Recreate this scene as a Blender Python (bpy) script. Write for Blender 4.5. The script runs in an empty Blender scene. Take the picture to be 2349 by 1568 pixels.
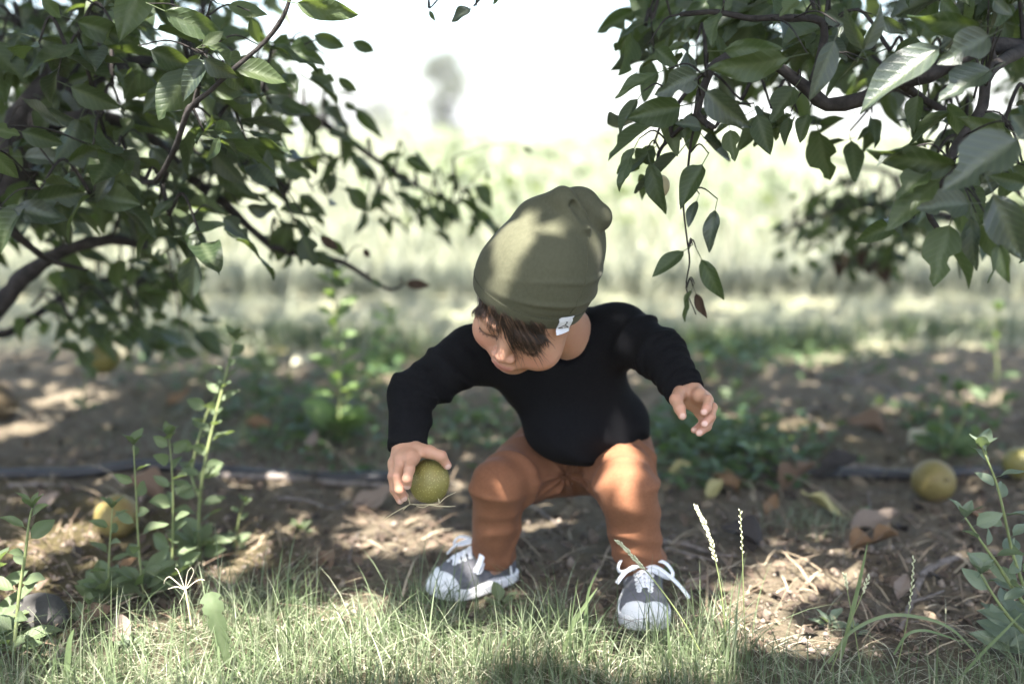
import bpy, math, random
import numpy as np
from mathutils import Vector, Matrix

# ------------------------------------------------------------------ camera, sky, sun, exposure
scene = bpy.context.scene
R_ = math.radians
FPX, HX, HY = 2610.0, 1174.5, 784.0           # photograph measured on a 2349 x 1568 grid
CAM_H = 0.67
PITCH = math.atan(484 / FPX)                   # the horizon lies well above the middle of the frame
CP, SP = math.cos(PITCH), math.sin(PITCH)
cam_d = bpy.data.cameras.new('camera'); cam = bpy.data.objects.new('camera', cam_d)
scene.collection.objects.link(cam); scene.camera = cam
cam.location = (0, 0, CAM_H); cam.rotation_euler = (math.pi / 2 - PITCH, 0, 0)
cam_d.sensor_width = 36; cam_d.lens = 36 * FPX / 2349
cam_d.clip_start = 0.02; cam_d.clip_end = 3000
cam_d.dof.use_dof = True; cam_d.dof.focus_distance = 1.44; cam_d.dof.aperture_fstop = 1.75
cam_d.dof.aperture_blades = 0

SUN = np.array([-0.06, -0.42, 0.90]); SUN = SUN / np.linalg.norm(SUN)
world = bpy.data.worlds.new('World'); scene.world = world; world.use_nodes = True
wn = world.node_tree.nodes; wl = world.node_tree.links; wn.clear()
sky = wn.new('ShaderNodeTexSky'); sky.sky_type = 'NISHITA'; sky.sun_disc = False
sky.sun_elevation = math.asin(SUN[2]); sky.sun_rotation = math.atan2(SUN[0], SUN[1])
sky.air_density = 1.0; sky.dust_density = 3.0; sky.ozone_density = 1.0
bgn = wn.new('ShaderNodeBackground'); bgn.inputs['Strength'].default_value = 0.09
wout = wn.new('ShaderNodeOutputWorld')
wl.new(sky.outputs[0], bgn.inputs[0]); wl.new(bgn.outputs[0], wout.inputs[0])
sun_d = bpy.data.lights.new('sun', 'SUN'); sun_o = bpy.data.objects.new('sun', sun_d)
scene.collection.objects.link(sun_o)
sun_d.energy = 5.0; sun_d.angle = R_(0.53); sun_d.color = (1.0, 0.95, 0.89)
sun_o.rotation_euler = Vector(SUN).to_track_quat('Z', 'Y').to_euler()
sun_o.location = (-3, -3, 6)
vs = scene.view_settings
vs.view_transform = 'Standard'; vs.look = 'None'; vs.gamma = 1.0; vs.use_curve_mapping = False
vs.exposure = 2.75
scene.render.engine = 'CYCLES'
scene.cycles.use_denoising = True
scene.cycles.max_bounces = 4; scene.cycles.diffuse_bounces = 3; scene.cycles.glossy_bounces = 2; scene.cycles.transmission_bounces = 3
scene.cycles.transparent_max_bounces = 4; scene.cycles.volume_bounces = 0
scene.cycles.caustics_reflective = False; scene.cycles.caustics_refractive = False
scene.cycles.sample_clamp_indirect = 6.0

# ------------------------------------------------------------------ helpers
rng = np.random.default_rng(7)
random.seed(7)
COL = scene.collection
V3 = lambda *a: np.array(a, float)


def at(u, v, Y):
    """the point at distance Y in front of the camera that the photograph shows at (u, v)"""
    x = (u - HX) / FPX; z = (HY - v) / FPX
    d = np.array([x, CP + z * SP, -SP + z * CP])
    return np.array([0, 0, CAM_H]) + d * (Y / d[1])


def ground_at(u, v):
    x = (u - HX) / FPX; z = (HY - v) / FPX
    d = np.array([x, CP + z * SP, -SP + z * CP])
    return np.array([0, 0, CAM_H]) + d * (-CAM_H / d[2])


def unit(v):
    v = np.asarray(v, float); n = np.linalg.norm(v)
    return v / n if n > 0 else v


def mesh_from(name, verts, faces, smooth=True, attrs=None, face_mat=None):
    """verts (n,3); faces: list of tuples or (m,k) array; attrs {name: (n,) or (n,3)} on points"""
    me = bpy.data.meshes.new(name)
    verts = np.ascontiguousarray(verts, dtype=np.float32)
    if isinstance(faces, np.ndarray):
        m, k = faces.shape
        me.vertices.add(len(verts)); me.vertices.foreach_set('co', verts.ravel())
        me.loops.add(m * k); me.loops.foreach_set('vertex_index', faces.astype(np.int32).ravel())
        me.polygons.add(m)
        me.polygons.foreach_set('loop_start', np.arange(0, m * k, k, dtype=np.int32))
        me.polygons.foreach_set('loop_total', np.full(m, k, dtype=np.int32))
        me.update(calc_edges=True)
    else:
        me.from_pydata(verts.tolist(), [], [tuple(int(i) for i in f) for f in faces]); me.update()
    if attrs:
        for an, av in attrs.items():
            av = np.asarray(av, np.float32)
            if av.ndim == 1:
                a = me.attributes.new(an, 'FLOAT', 'POINT'); a.data.foreach_set('value', av)
            else:
                a = me.attributes.new(an, 'FLOAT_COLOR', 'POINT')
                c4 = np.ones((len(av), 4), np.float32); c4[:, :3] = av; a.data.foreach_set('color', c4.ravel())
    me.polygons.foreach_set('use_smooth', np.full(len(me.polygons), smooth))
    return me


def add(name, me, mat=None, parent=None, label=None, cat=None, group=None, kind=None, loc=None):
    o = bpy.data.objects.new(name, me); COL.objects.link(o)
    if me is not None and mat is not None and len(me.materials) == 0:
        me.materials.append(mat)
    if parent is not None: o.parent = parent
    if loc is not None: o.location = loc
    tag(o, label, cat, group, kind)
    return o


def tag(o, label=None, cat=None, group=None, kind=None):
    if label: o['label'] = label
    if cat: o['category'] = cat
    if group: o['group'] = group
    if kind: o['kind'] = kind
    return o


def thing(name, loc, label, cat, group=None):
    return add(name, None, None, None, label, cat, group, None, tuple(loc))


class MB:
    """collects verts and faces, builds one mesh"""
    def __init__(s): s.v = []; s.f = []; s.n = 0; s.r = []
    def add(s, v, f, r=None):
        v = np.asarray(v, float); s.v.append(v); s.f.extend([tuple(i + s.n for i in q) for q in f]); s.n += len(v)
        s.r.append(np.full(len(v), 0.0 if r is None else r))
    def mesh(s, name, off=(0, 0, 0), smooth=True, attr=False):
        return mesh_from(name, np.concatenate(s.v) - np.asarray(off), s.f, smooth, {'rnd': np.concatenate(s.r)} if attr else None)


def frames(pts):
    pts = np.asarray(pts, float); n = len(pts)
    t = np.gradient(pts, axis=0); t /= np.linalg.norm(t, axis=1)[:, None] + 1e-12
    up = V3(0, 0, 1) if abs(t[0][2]) < .9 else V3(1, 0, 0)
    a = unit(np.cross(t[0], up)); A = []
    for i in range(n):
        a = unit(a - t[i] * (a @ t[i])); A.append(a)
    A = np.array(A); B = np.cross(t, A)
    return t, A, B


def tube(pts, rad, seg=8, flat=1.0, lump=0.0):
    pts = np.asarray(pts, float); n = len(pts)
    rad = np.broadcast_to(np.asarray(rad, float), (n,))
    t, A, B = frames(pts)
    ang = np.arange(seg) * 2 * math.pi / seg
    rr = rad[:, None] * (1 + (lump * rng.normal(size=(n, seg)) if lump else 0))
    v = pts[:, None, :] + rr[..., None] * (np.cos(ang)[None, :, None] * A[:, None, :] + flat * np.sin(ang)[None, :, None] * B[:, None, :])
    v = v.reshape(-1, 3); f = []
    for i in range(n - 1):
        for j in range(seg):
            k = (j + 1) % seg
            f.append((i * seg + j, i * seg + k, (i + 1) * seg + k, (i + 1) * seg + j))
    v = np.vstack([v, pts[:1], pts[-1:]]); c0 = n * seg; c1 = c0 + 1
    for j in range(seg):
        k = (j + 1) % seg
        f.append((c0, k, j)); f.append((c1, (n - 1) * seg + j, (n - 1) * seg + k))
    return v, f


def smooth_path(ctrl, n=24):
    """Catmull-Rom through control points"""
    c = np.asarray(ctrl, float); c = np.vstack([2 * c[0] - c[1], c, 2 * c[-1] - c[-2]])
    out = []; segs = len(c) - 3; per = max(2, n // segs)
    for i in range(segs):
        p0, p1, p2, p3 = c[i:i + 4]
        for k in range(per):
            t = k / per
            out.append(.5 * ((2 * p1) + (-p0 + p2) * t + (2 * p0 - 5 * p1 + 4 * p2 - p3) * t * t + (-p0 + 3 * p1 - 3 * p2 + p3) * t ** 3))
    out.append(c[-2]); return np.array(out)


def wob(p, freq, seed=0, oct=3):
    """cheap smooth noise about -1..1 for point arrays"""
    g = np.random.default_rng(seed); out = 0; amp = 1; tot = 0
    for o in range(oct):
        s = 0
        for k in range(4):
            d = g.normal(size=3); d /= np.linalg.norm(d)
            ph = g.uniform(0, 6.28, 2)
            d2 = g.normal(size=3); d2 /= np.linalg.norm(d2)
            s = s + np.sin(p @ d * freq + ph[0] + 1.3 * np.sin(p @ d2 * freq * .7 + ph[1]))
        out = out + amp * s / 2.2; tot += amp; amp *= .5; freq *= 2.03
    return out / tot


def sstep(a, b, x):
    t = np.clip((x - a) / (b - a), 0, 1); return t * t * (3 - 2 * t)

# ------------------------------------------------------------------ signed distance modelling (one continuous skin)


def smin(a, b, k):
    h = np.clip(.5 + .5 * (b - a) / k, 0, 1); return b * (1 - h) + a * h - k * h * (1 - h)


def smax(a, b, k): return -smin(-a, -b, k)


def cap(P, a, b, ra, rb):
    a = np.asarray(a, float); ba = np.asarray(b, float) - a; pa = P - a
    h = np.clip(pa @ ba / (ba @ ba), 0, 1)
    return np.sqrt(((pa - h[:, None] * ba) ** 2).sum(1)) - (ra + (rb - ra) * h)


def ell(P, c, r, M=None):
    q = P - np.asarray(c, float)
    if M is not None: q = q @ M
    r = np.asarray(r, float)
    k0 = np.sqrt(((q / r) ** 2).sum(1)); k1 = np.sqrt(((q / r ** 2) ** 2).sum(1)) + 1e-9
    return k0 * (k0 - 1) / k1


def chain(P, pts, rad, k=.003):
    d = None
    for i in range(len(pts) - 1):
        e = cap(P, pts[i], pts[i + 1], rad[i], rad[i + 1])
        d = e if d is None else smin(d, e, k)
    return d


def boxed(P, lo, hi, f, pad=.03):
    lo = np.asarray(lo) - pad; hi = np.asarray(hi) + pad
    o = np.maximum(np.maximum(lo - P, P - hi), 0); bd = np.sqrt((o ** 2).sum(1))
    d = bd + .025; m = bd <= 0
    if m.any(): d[m] = f(P[m])
    return d


def sdf_mesh(f, lo, hi, h, newton=1):
    lo = np.asarray(lo, float); hi = np.asarray(hi, float)
    s = 16; dims = np.ceil((hi - lo) / (h * s)).astype(int)
    g = np.stack(np.meshgrid(*[np.arange(d) for d in dims], indexing='ij'), -1).reshape(-1, 3) * s
    while True:
        c = lo + (g + s / 2) * h
        keep = np.abs(f(c)) < s * h * .87 * 1.35 + .002
        g = g[keep]
        if s == 1: break
        s //= 2
        o = np.array([[i, j, k] for i in (0, s) for j in (0, s) for k in (0, s)])
        g = (g[:, None, :] + o[None]).reshape(-1, 3)
    K = 1 << 20
    key = lambda a: (a[..., 0].astype(np.int64) * K + a[..., 1]) * K + a[..., 2]
    co = np.array([[i, j, k] for i in (0, 1) for j in (0, 1) for k in (0, 1)])
    cc = g[:, None, :] + co[None]
    uk, idx = np.unique(key(cc).ravel(), return_index=True); up = cc.reshape(-1, 3)[idx]
    val = f(lo + up * h); val[val == 0] = 1e-9
    cv = val[np.searchsorted(uk, key(cc))]
    sg = cv > 0; act = sg.any(1) & (~sg).any(1)
    g = g[act]; cv = cv[act]
    order = np.argsort(key(g)); g = g[order]; cv = cv[order]; gk = key(g)
    acc = np.zeros((len(g), 3)); cnt = np.zeros(len(g))
    for a in range(8):
        for ax in range(3):
            if co[a][ax]: continue
            b = a + (4, 2, 1)[ax]
            x = (cv[:, a] > 0) != (cv[:, b] > 0)
            t = np.where(x, cv[:, a] / np.where(x, cv[:, a] - cv[:, b], 1), 0)
            p = co[a][None] + t[:, None] * (co[b] - co[a])[None]
            acc += np.where(x[:, None], p, 0); cnt += x
    vert = lo + (g + acc / cnt[:, None]) * h
    quads = []
    for ax in range(3):
        x = (cv[:, 0] > 0) != (cv[:, (4, 2, 1)[ax]] > 0)
        b, c = [(1, 2), (2, 0), (0, 1)][ax]
        eb = np.zeros(3, int); eb[b] = 1; ec = np.zeros(3, int); ec[c] = 1
        gi = g[x]; inside = cv[x, 0] < 0
        ids = []; ok = np.ones(len(gi), bool)
        for off in (0, eb, eb + ec, ec):
            kk = key(gi - off); j = np.searchsorted(gk, kk); j = np.minimum(j, len(gk) - 1)
            ok &= gk[j] == kk; ids.append(j)
        q = np.stack(ids, 1)
        q = np.where(inside[:, None], q, q[:, ::-1])[ok]
        quads.append(q)
    quads = np.concatenate(quads)
    e = h * .4
    T = np.array([[1, -1, -1], [-1, -1, 1], [-1, 1, -1], [1, 1, 1]]) * e
    for _ in range(newton):
        fs = [f(vert + t) for t in T]
        gr = sum(fv[:, None] * t[None] / e for fv, t in zip(fs, T)) / (4 * e)
        n2 = (gr ** 2).sum(1) + 1e-6
        step = np.clip(f(vert) / n2, -h, h)
        vert = vert - gr * step[:, None]
    used = np.unique(quads); mp = np.zeros(len(vert), int); mp[used] = np.arange(len(used))
    return vert[used], mp[quads]


# ------------------------------------------------------------------ materials
class NT:
    def __init__(s, name):
        s.m = bpy.data.materials.new(name); s.m.use_nodes = True
        s.n = s.m.node_tree.nodes; s.l = s.m.node_tree.links; s.n.clear()
        s.out = s.n.new('ShaderNodeOutputMaterial')
    def node(s, t, **kw):
        n = s.n.new(t)
        for k, v in kw.items():
            if k.startswith('_'): setattr(n, k[1:], v)
            else:
                key = k.replace('__', ' ')
                n.inputs[key].default_value = v
        return n
    def link(s, a, b): s.l.new(a, b)
    def coord(s, kind='Object'):
        return s.n.new('ShaderNodeTexCoord').outputs[kind]
    def noise(s, scale, detail=4, rough=.55, vec=None, dist=0):
        n = s.n.new('ShaderNodeTexNoise'); n.inputs['Scale'].default_value = scale
        n.inputs['Detail'].default_value = detail; n.inputs['Roughness'].default_value = rough
        n.inputs['Distortion'].default_value = dist
        if vec is not None: s.link(vec, n.inputs['Vector'])
        return n.outputs['Fac']
    def ramp(s, fac, stops):
        n = s.n.new('ShaderNodeValToRGB'); r = n.color_ramp
        while len(r.elements) < len(stops): r.elements.new(.5)
        for e, (p, c) in zip(r.elements, stops):
            e.position = p; e.color = (*c, 1) if len(c) == 3 else c
        s.link(fac, n.inputs[0]); return n.outputs[0]
    def mix(s, fac, a, b, mode='MIX'):
        n = s.n.new('ShaderNodeMix'); n.data_type = 'RGBA'; n.blend_type = mode
        for sock, val in ((n.inputs[0], fac), (n.inputs[6], a), (n.inputs[7], b)):
            if hasattr(val, 'is_output'): s.link(val, sock)
            elif isinstance(val, (int, float)): sock.default_value = val
            else: sock.default_value = (*val, 1)
        return n.outputs[2]
    def math(s, op, a, b=None, clamp=False):
        n = s.n.new('ShaderNodeMath'); n.operation = op; n.use_clamp = clamp
        for i, val in enumerate((a, b)):
            if val is None: continue
            if hasattr(val, 'is_output'): s.link(val, n.inputs[i])
            else: n.inputs[i].default_value = val
        return n.outputs[0]
    def bump(s, height, strength=.3, dist=.001, normal=None):
        n = s.n.new('ShaderNodeBump'); n.inputs['Strength'].default_value = strength; n.inputs['Distance'].default_value = dist
        s.link(height, n.inputs['Height'])
        if normal is not None: s.link(normal, n.inputs['Normal'])
        return n.outputs[0]
    def principled(s, color, rough=.6, normal=None, spec=.5, sheen=0, sss=0, sssr=(.01, .004, .002), metallic=0, coat=0):
        p = s.n.new('ShaderNodeBsdfPrincipled')
        if hasattr(color, 'is_output'): s.link(color, p.inputs['Base Color'])
        else: p.inputs['Base Color'].default_value = (*color, 1)
        if hasattr(rough, 'is_output'): s.link(rough, p.inputs['Roughness'])
        else: p.inputs['Roughness'].default_value = rough
        p.inputs['Specular IOR Level'].default_value = spec
        p.inputs['Metallic'].default_value = metallic
        p.inputs['Coat Weight'].default_value = coat
        if sheen: p.inputs['Sheen Weight'].default_value = sheen; p.inputs['Sheen Roughness'].default_value = .4
        if sss:
            p.inputs['Subsurface Weight'].default_value = sss; p.inputs['Subsurface Radius'].default_value = sssr
            p.inputs['Subsurface Scale'].default_value = 1.0
        if normal is not None: s.link(normal, p.inputs['Normal'])
        return p.outputs[0]
    def done(s, shader):
        s.link(shader, s.out.inputs['Surface']); return s.m


def mat_plain(name, col, rough=.6, spec=.4, nscale=40, var=.25, bump=.2, bdist=.001, sheen=0):
    t = NT(name); c = t.coord(); f = t.noise(nscale, 5, .6, c)
    dark = tuple(x * (1 - var) for x in col); lite = tuple(min(1, x * (1 + var)) for x in col)
    cc = t.ramp(f, [(.3, dark), (.7, lite)])
    return t.done(t.principled(cc, rough, t.bump(f, bump, bdist), spec, sheen))


def mat_cloth(name, col, thread=900, var=.12, sheen=.3, rough=.85, spec=.2):
    t = NT(name); c = t.coord()
    f1 = t.noise(thread, 2, .6, c); f2 = t.noise(22, 4, .55, c); f3 = t.noise(240, 3, .6, c)
    a = t.ramp(f2, [(.3, tuple(x * (1 - var) for x in col)), (.7, tuple(x * (1 + var) for x in col))])
    b = t.mix(t.ramp(f3, [(.35, (0, 0, 0)), (.65, (.5, .5, .5))]), a, tuple(min(1, x * 1.28 + .004) for x in col))
    n = t.bump(f1, .35, .0004, t.bump(f3, .18, .0006))
    return t.done(t.principled(b, rough, n, spec, sheen))


def mat_leaf(name, base, tip, trans=.35, rough=.42, yellow=.0, spec=.45):
    """leaf tissue: veins and blotches, some light shining through; each leaf a little different"""
    t = NT(name)
    oi = t.n.new('ShaderNodeObjectInfo'); at_ = t.n.new('ShaderNodeAttribute'); at_.attribute_name = 'rnd'
    rnd = t.math('FRACT', t.math('ADD', oi.outputs['Random'], at_.outputs['Fac']))
    c = t.coord('Object')
    f = t.noise(60, 4, .6, c)
    col = t.mix(rnd, base, tip)
    col = t.mix(t.ramp(f, [(.35, (0, 0, 0)), (.75, (.55, .55, .55))]), col, tuple(x * .62 for x in base))
    if yellow:
        col = t.mix(t.math('MULTIPLY', t.math('GREATER_THAN', rnd, 1 - yellow), .75), col, (.22, .17, .04))
    tr = t.n.new('ShaderNodeBsdfTranslucent')
    t.link(t.mix(.5, col, (.26, .36, .05)), tr.inputs[0])
    vein = t.n.new('ShaderNodeAttribute'); vein.attribute_name = 'vein'
    col2 = t.mix(t.math('MULTIPLY', vein.outputs['Fac'], .28), col, (.17, .20, .11))
    lx = t.n.new('ShaderNodeAttribute'); lx.attribute_name = 'lx'; ly = t.n.new('ShaderNodeAttribute'); ly.attribute_name = 'ly'
    rib = t.math('SINE', t.math('MULTIPLY', t.math('SUBTRACT', t.math('MULTIPLY', lx.outputs['Fac'], 8.0), t.math('MULTIPLY', t.math('ABSOLUTE', ly.outputs['Fac']), 9.0)), 6.283))
    rib = t.math('POWER', t.math('MULTIPLY', t.math('ADD', rib, 1.0), .5), 5.0)
    col2 = t.mix(t.math('MULTIPLY', rib, .16), col2, (.16, .20, .10))
    hgt = t.math('ADD', f, t.math('MULTIPLY', rib, -.5))
    p = t.principled(col2, rough, t.bump(hgt, .35, .002), spec)
    mx = t.n.new('ShaderNodeMixShader'); mx.inputs[0].default_value = trans
    t.link(p, mx.inputs[1]); t.link(tr.outputs[0], mx.inputs[2])
    return t.done(mx.outputs[0])
# ------------------------------------------------------------------ ground


def proj(P):
    P = np.atleast_2d(P) - np.array([0, 0, CAM_H])
    d = P[:, 1] * CP - P[:, 2] * SP; up = P[:, 1] * SP + P[:, 2] * CP
    return HX + FPX * P[:, 0] / d, HY - FPX * up / d


LB_U = [-600, 0, 150, 300, 500, 700, 900, 1100, 1250, 1400, 1550, 1700, 1900, 2100, 2349, 3000]
LB_V = [1560, 1540, 1490, 1430, 1405, 1392, 1385, 1402, 1412, 1452, 1476, 1470, 1500, 1525, 1545, 1560]
_lb = np.array([ground_at(u, v) for u, v in zip(LB_U, LB_V)])


def lawn_edge(x): return np.interp(x, _lb[:, 0], _lb[:, 1])     # the lawn ends and bare soil begins


def ground_z(x, y):
    p = np.stack([np.atleast_1d(x), np.atleast_1d(y), np.zeros(np.size(x))], 1).astype(float)
    soil = sstep(0, .08, p[:, 1] - lawn_edge(p[:, 0])) * sstep(3.9, 3.3, p[:, 1])
    foot = 1 - .8 * np.exp(-((p[:, 0] - .06) / .25) ** 2 - ((p[:, 1] - 1.55) / .14) ** 2)
    z = .010 * wob(p, 9, 31, 2) * soil * foot
    cl = wob(p, 60, 33, 3); z += .0095 * np.clip(cl, -.4, 1) * soil * foot
    z += .0052 * np.clip(wob(p, 150, 34, 2), -.2, 1) * soil * foot
    z -= .006 * (1 - soil)
    far = np.clip((p[:, 1] - 5) / 40, 0, 1); z += far * .25 * wob(p, .12, 35, 2)
    z += .018 * np.exp(-((p[:, 1] - 3.05 - .1 * np.sin(p[:, 0] * 1.3)) / .18) ** 2) * soil          # low ridge at the far side of the row
    return z


def axis(lo, hi, d0, d1, step, far_lo, far_hi):
    a = list(np.arange(d0, d1, step)); s = step; v = d1
    while v < far_hi: a.append(v); s *= 1.16; v += s
    a.append(far_hi); s = step; v = d0; b = []
    while v > far_lo: s *= 1.16; v -= s; b.append(max(v, far_lo))
    return np.array(sorted(set(b + a)))


gx = axis(0, 0, -1.5, 1.5, .0105, -400, 400); gy = axis(0, 0, 1.25, 3.3, .0105, -60, 450)
XX, YY = np.meshgrid(gx, gy, indexing='ij')
ZZ = ground_z(XX.ravel(), YY.ravel())
gv = np.stack([XX.ravel(), YY.ravel(), ZZ], 1)
ni, nj = XX.shape; I = np.arange(ni * nj).reshape(ni, nj)
gf = np.stack([I[:-1, :-1].ravel(), I[1:, :-1].ravel(), I[1:, 1:].ravel(), I[:-1, 1:].ravel()], 1)
# earth: soil under the trees, thatch under the lawn, green sod beyond
soilm = sstep(-.02, .10, gv[:, 1] - lawn_edge(gv[:, 0]) + .05 * wob(gv, 25, 37, 2)) * sstep(3.75, 3.25, gv[:, 1] + .22 * wob(gv, 6, 38, 2))
mossm = np.clip(wob(gv, 5.5, 39, 3) * 1.4 - .25, 0, 1) * soilm
t = NT('earth'); P_ = t.coord()
a_s = t.n.new('ShaderNodeAttribute'); a_s.attribute_name = 'soil'; a_m = t.n.new('ShaderNodeAttribute'); a_m.attribute_name = 'moss'
n1 = t.noise(26, 6, .65, P_); n2 = t.noise(140, 5, .65, P_); n3 = t.noise(700, 3, .6, P_); n4 = t.noise(3.5, 4, .6, P_)
soilc = t.ramp(n1, [(.25, (.064, .051, .032)), (.5, (.132, .106, .068)), (.75, (.225, .186, .124))])
soilc = t.mix(t.ramp(n2, [(.35, (0, 0, 0)), (.7, (.6, .6, .6))]), soilc, (.235, .195, .148))
soilc = t.mix(t.ramp(n3, [(.55, (0, 0, 0)), (.72, (.5, .5, .5))]), soilc, (.05, .038, .03))
mossc = t.ramp(n2, [(.3, (.045, .04, .014)), (.7, (.12, .095, .035))])
soilc = t.mix(t.math('MULTIPLY', a_m.outputs['Fac'], .75), soilc, mossc)
a_d = t.n.new('ShaderNodeAttribute'); a_d.attribute_name = 'dry'
soilc = t.mix(t.math('MULTIPLY', a_d.outputs['Fac'], .6), soilc, t.ramp(n2, [(.3, (.175, .142, .096)), (.7, (.31, .262, .187))]))
sod = t.ramp(n1, [(.25, (.22, .23, .14)), (.55, (.29, .30, .19)), (.8, (.37, .36, .25))])
sod = t.mix(t.ramp(n4, [(.4, (0, 0, 0)), (.62, (.75, .75, .75))]), sod, (.30, .27, .17))
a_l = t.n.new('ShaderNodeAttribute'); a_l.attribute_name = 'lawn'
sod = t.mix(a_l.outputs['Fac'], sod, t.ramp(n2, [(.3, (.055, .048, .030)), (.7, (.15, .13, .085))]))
ec = t.mix(a_s.outputs['Fac'], sod, soilc)
hgt = t.math('ADD', n2, t.math('MULTIPLY', n3, .45))
M_earth = t.done(t.principled(ec, .95, t.bump(hgt, 1.0, .010), .15))
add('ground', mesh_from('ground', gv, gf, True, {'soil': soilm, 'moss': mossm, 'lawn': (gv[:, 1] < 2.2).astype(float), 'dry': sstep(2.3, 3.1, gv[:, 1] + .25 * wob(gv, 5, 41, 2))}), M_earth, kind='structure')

# ------------------------------------------------------------------ grass


def blades(n, xs, ys, zs, ln, wd, lean, seg=4, r=None, dirn=None, rg=rng, stiff=2.0):
    """ribbon blades, one array pass: n roots, curved outward"""
    n = len(xs); az = rg.uniform(0, 2 * math.pi, n) if dirn is None else dirn
    d = np.stack([np.cos(az), np.sin(az), np.zeros(n)], 1); sd = np.stack([-np.sin(az), np.cos(az), np.zeros(n)], 1)
    fa = rg.uniform(0, 2 * math.pi, n)
    sd = sd * np.cos(fa)[:, None] + d * np.sin(fa)[:, None]
    root = np.stack([xs, ys, zs], 1); V = []
    for k in range(seg + 1):
        t = k / seg
        hor = lean * ln * t ** stiff; ver = ln * (t - .45 * np.minimum(lean, 1.4) * t ** 2.2)
        c = root + d * hor[:, None] + np.stack([0 * ver, 0 * ver, ver], 1)
        w = wd * (.75 + .45 * t - 1.17 * t * t) if k < seg else wd * .03
        V.append(c - sd * w[:, None] / 2); V.append(c + sd * w[:, None] / 2)
    V = np.stack(V, 1).reshape(-1, 3); m = 2 * (seg + 1)
    base = (np.arange(n) * m)[:, None]
    F = np.concatenate([base + np.array([[2 * k, 2 * k + 1, 2 * k + 3, 2 * k + 2]]) for k in range(seg)], 0)
    rr = np.repeat(rg.random(n) if r is None else r, m)
    return V, F, rr


def join(parts):
    V, F, Rr, o = [], [], [], 0
    for v, f, r in parts: V.append(v); F.append(f + o); Rr.append(r); o += len(v)
    return np.concatenate(V), np.concatenate(F), np.concatenate(Rr)


def mat_grass(name, stops, trans=.3, rough=.5):
    t = NT(name); a = t.n.new('ShaderNodeAttribute'); a.attribute_name = 'rnd'
    c = t.ramp(a.outputs['Fac'], stops); n = t.noise(30, 3, .6, t.coord())
    c = t.mix(t.ramp(n, [(.35, (0, 0, 0)), (.7, (.25, .25, .25))]), c, (.12, .13, .07))
    tr = t.n.new('ShaderNodeBsdfTranslucent'); t.link(c, tr.inputs[0])
    mx = t.n.new('ShaderNodeMixShader'); mx.inputs[0].default_value = trans
    t.link(t.principled(c, rough, None, .35), mx.inputs[1]); t.link(tr.outputs[0], mx.inputs[2])
    return t.done(mx.outputs[0])


M_lawn = mat_grass('lawn_blades', [(0, (.060, .095, .040)), (.35, (.12, .165, .075)), (.62, (.22, .255, .155)), (.80, (.33, .345, .235)), (1, (.46, .44, .335))])
g1 = np.random.default_rng(101)
N = 52000
x = g1.uniform(-.95, .95, N); y = g1.uniform(.80, 1.56, N)
edge = lawn_edge(x); cl = wob(np.stack([x, y, 0 * x], 1), 22, 51, 3)
thin = np.where(x > .28, .55 - .25 * sstep(.28, .6, x), 1.0) * np.where(x < -.42, .75, 1)
keep = (y < edge + .05 * cl) & (g1.random(N) < thin * (.35 + .65 * sstep(.02, -.10, y - edge - .03 * cl)) * np.clip(.75 + .5 * cl, .2, 1))
x, y = x[keep], y[keep]; n = len(x); clk = cl[keep]
ln = np.clip(g1.gamma(5, .0155, n) * (.85 + .4 * clk), .02, .14); ln *= np.where(g1.random(n) < .3, .6, 1)
p1 = blades(n, x, y, ground_z(x, y) - .003, ln, g1.uniform(.0010, .0027, n), np.abs(g1.normal(.48, .42, n)), 5, np.clip(g1.beta(2, 3.2, n) + .12 * clk - .04 * sstep(-.1, .2, x), 0, 1), rg=g1)
# flat dry thatch
N = 9000; x = g1.uniform(-.95, .95, N); y = g1.uniform(.85, 1.56, N); k = y < lawn_edge(x) + .06 * g1.normal(size=N); x, y = x[k], y[k]; n = len(x)
p2 = blades(n, x, y, ground_z(x, y) + .002, g1.uniform(.02, .06, n), g1.uniform(.0008, .0018, n), g1.uniform(1.0, 1.7, n), 3, g1.uniform(.72, 1, n), rg=g1, stiff=1.1)
# the rest of the lawn, where the camera stands
N = 16000; x = g1.uniform(-2.8, 2.8, N); y = g1.uniform(-1.2, 1.5, N); k = (y < lawn_edge(x)) & ~((np.abs(x) < .95) & (y > .8)) & (np.hypot(x, y) > .25); x, y = x[k], y[k]; n = len(x)
p3 = blades(n, x, y, ground_z(x, y) - .003, g1.uniform(.03, .07, n), g1.uniform(.003, .006, n), np.abs(g1.normal(.4, .35, n)), 3, g1.beta(2, 2.6, n), rg=g1)
V, F, Rr = join([(v, f, r) for v, f, r in (p1,)] )
add('grass', mesh_from('grass', V, F, True, {'rnd': Rr}), M_lawn, kind='stuff', label='short lawn grass with dry blades along the front edge', cat='grass')
V, F, Rr = join([(p2[0], p2[1], p2[2])]); add('dry_thatch', mesh_from('dry_thatch', V, F, True, {'rnd': Rr}), M_lawn, kind='stuff', label='dry straw thatch lying between the lawn blades', cat='grass')
V, F, Rr = join([(p3[0], p3[1], p3[2])]); add('near_lawn', mesh_from('near_lawn', V, F, True, {'rnd': Rr}), M_lawn, kind='stuff', label='lawn grass in front of the soil strip', cat='grass')

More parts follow.
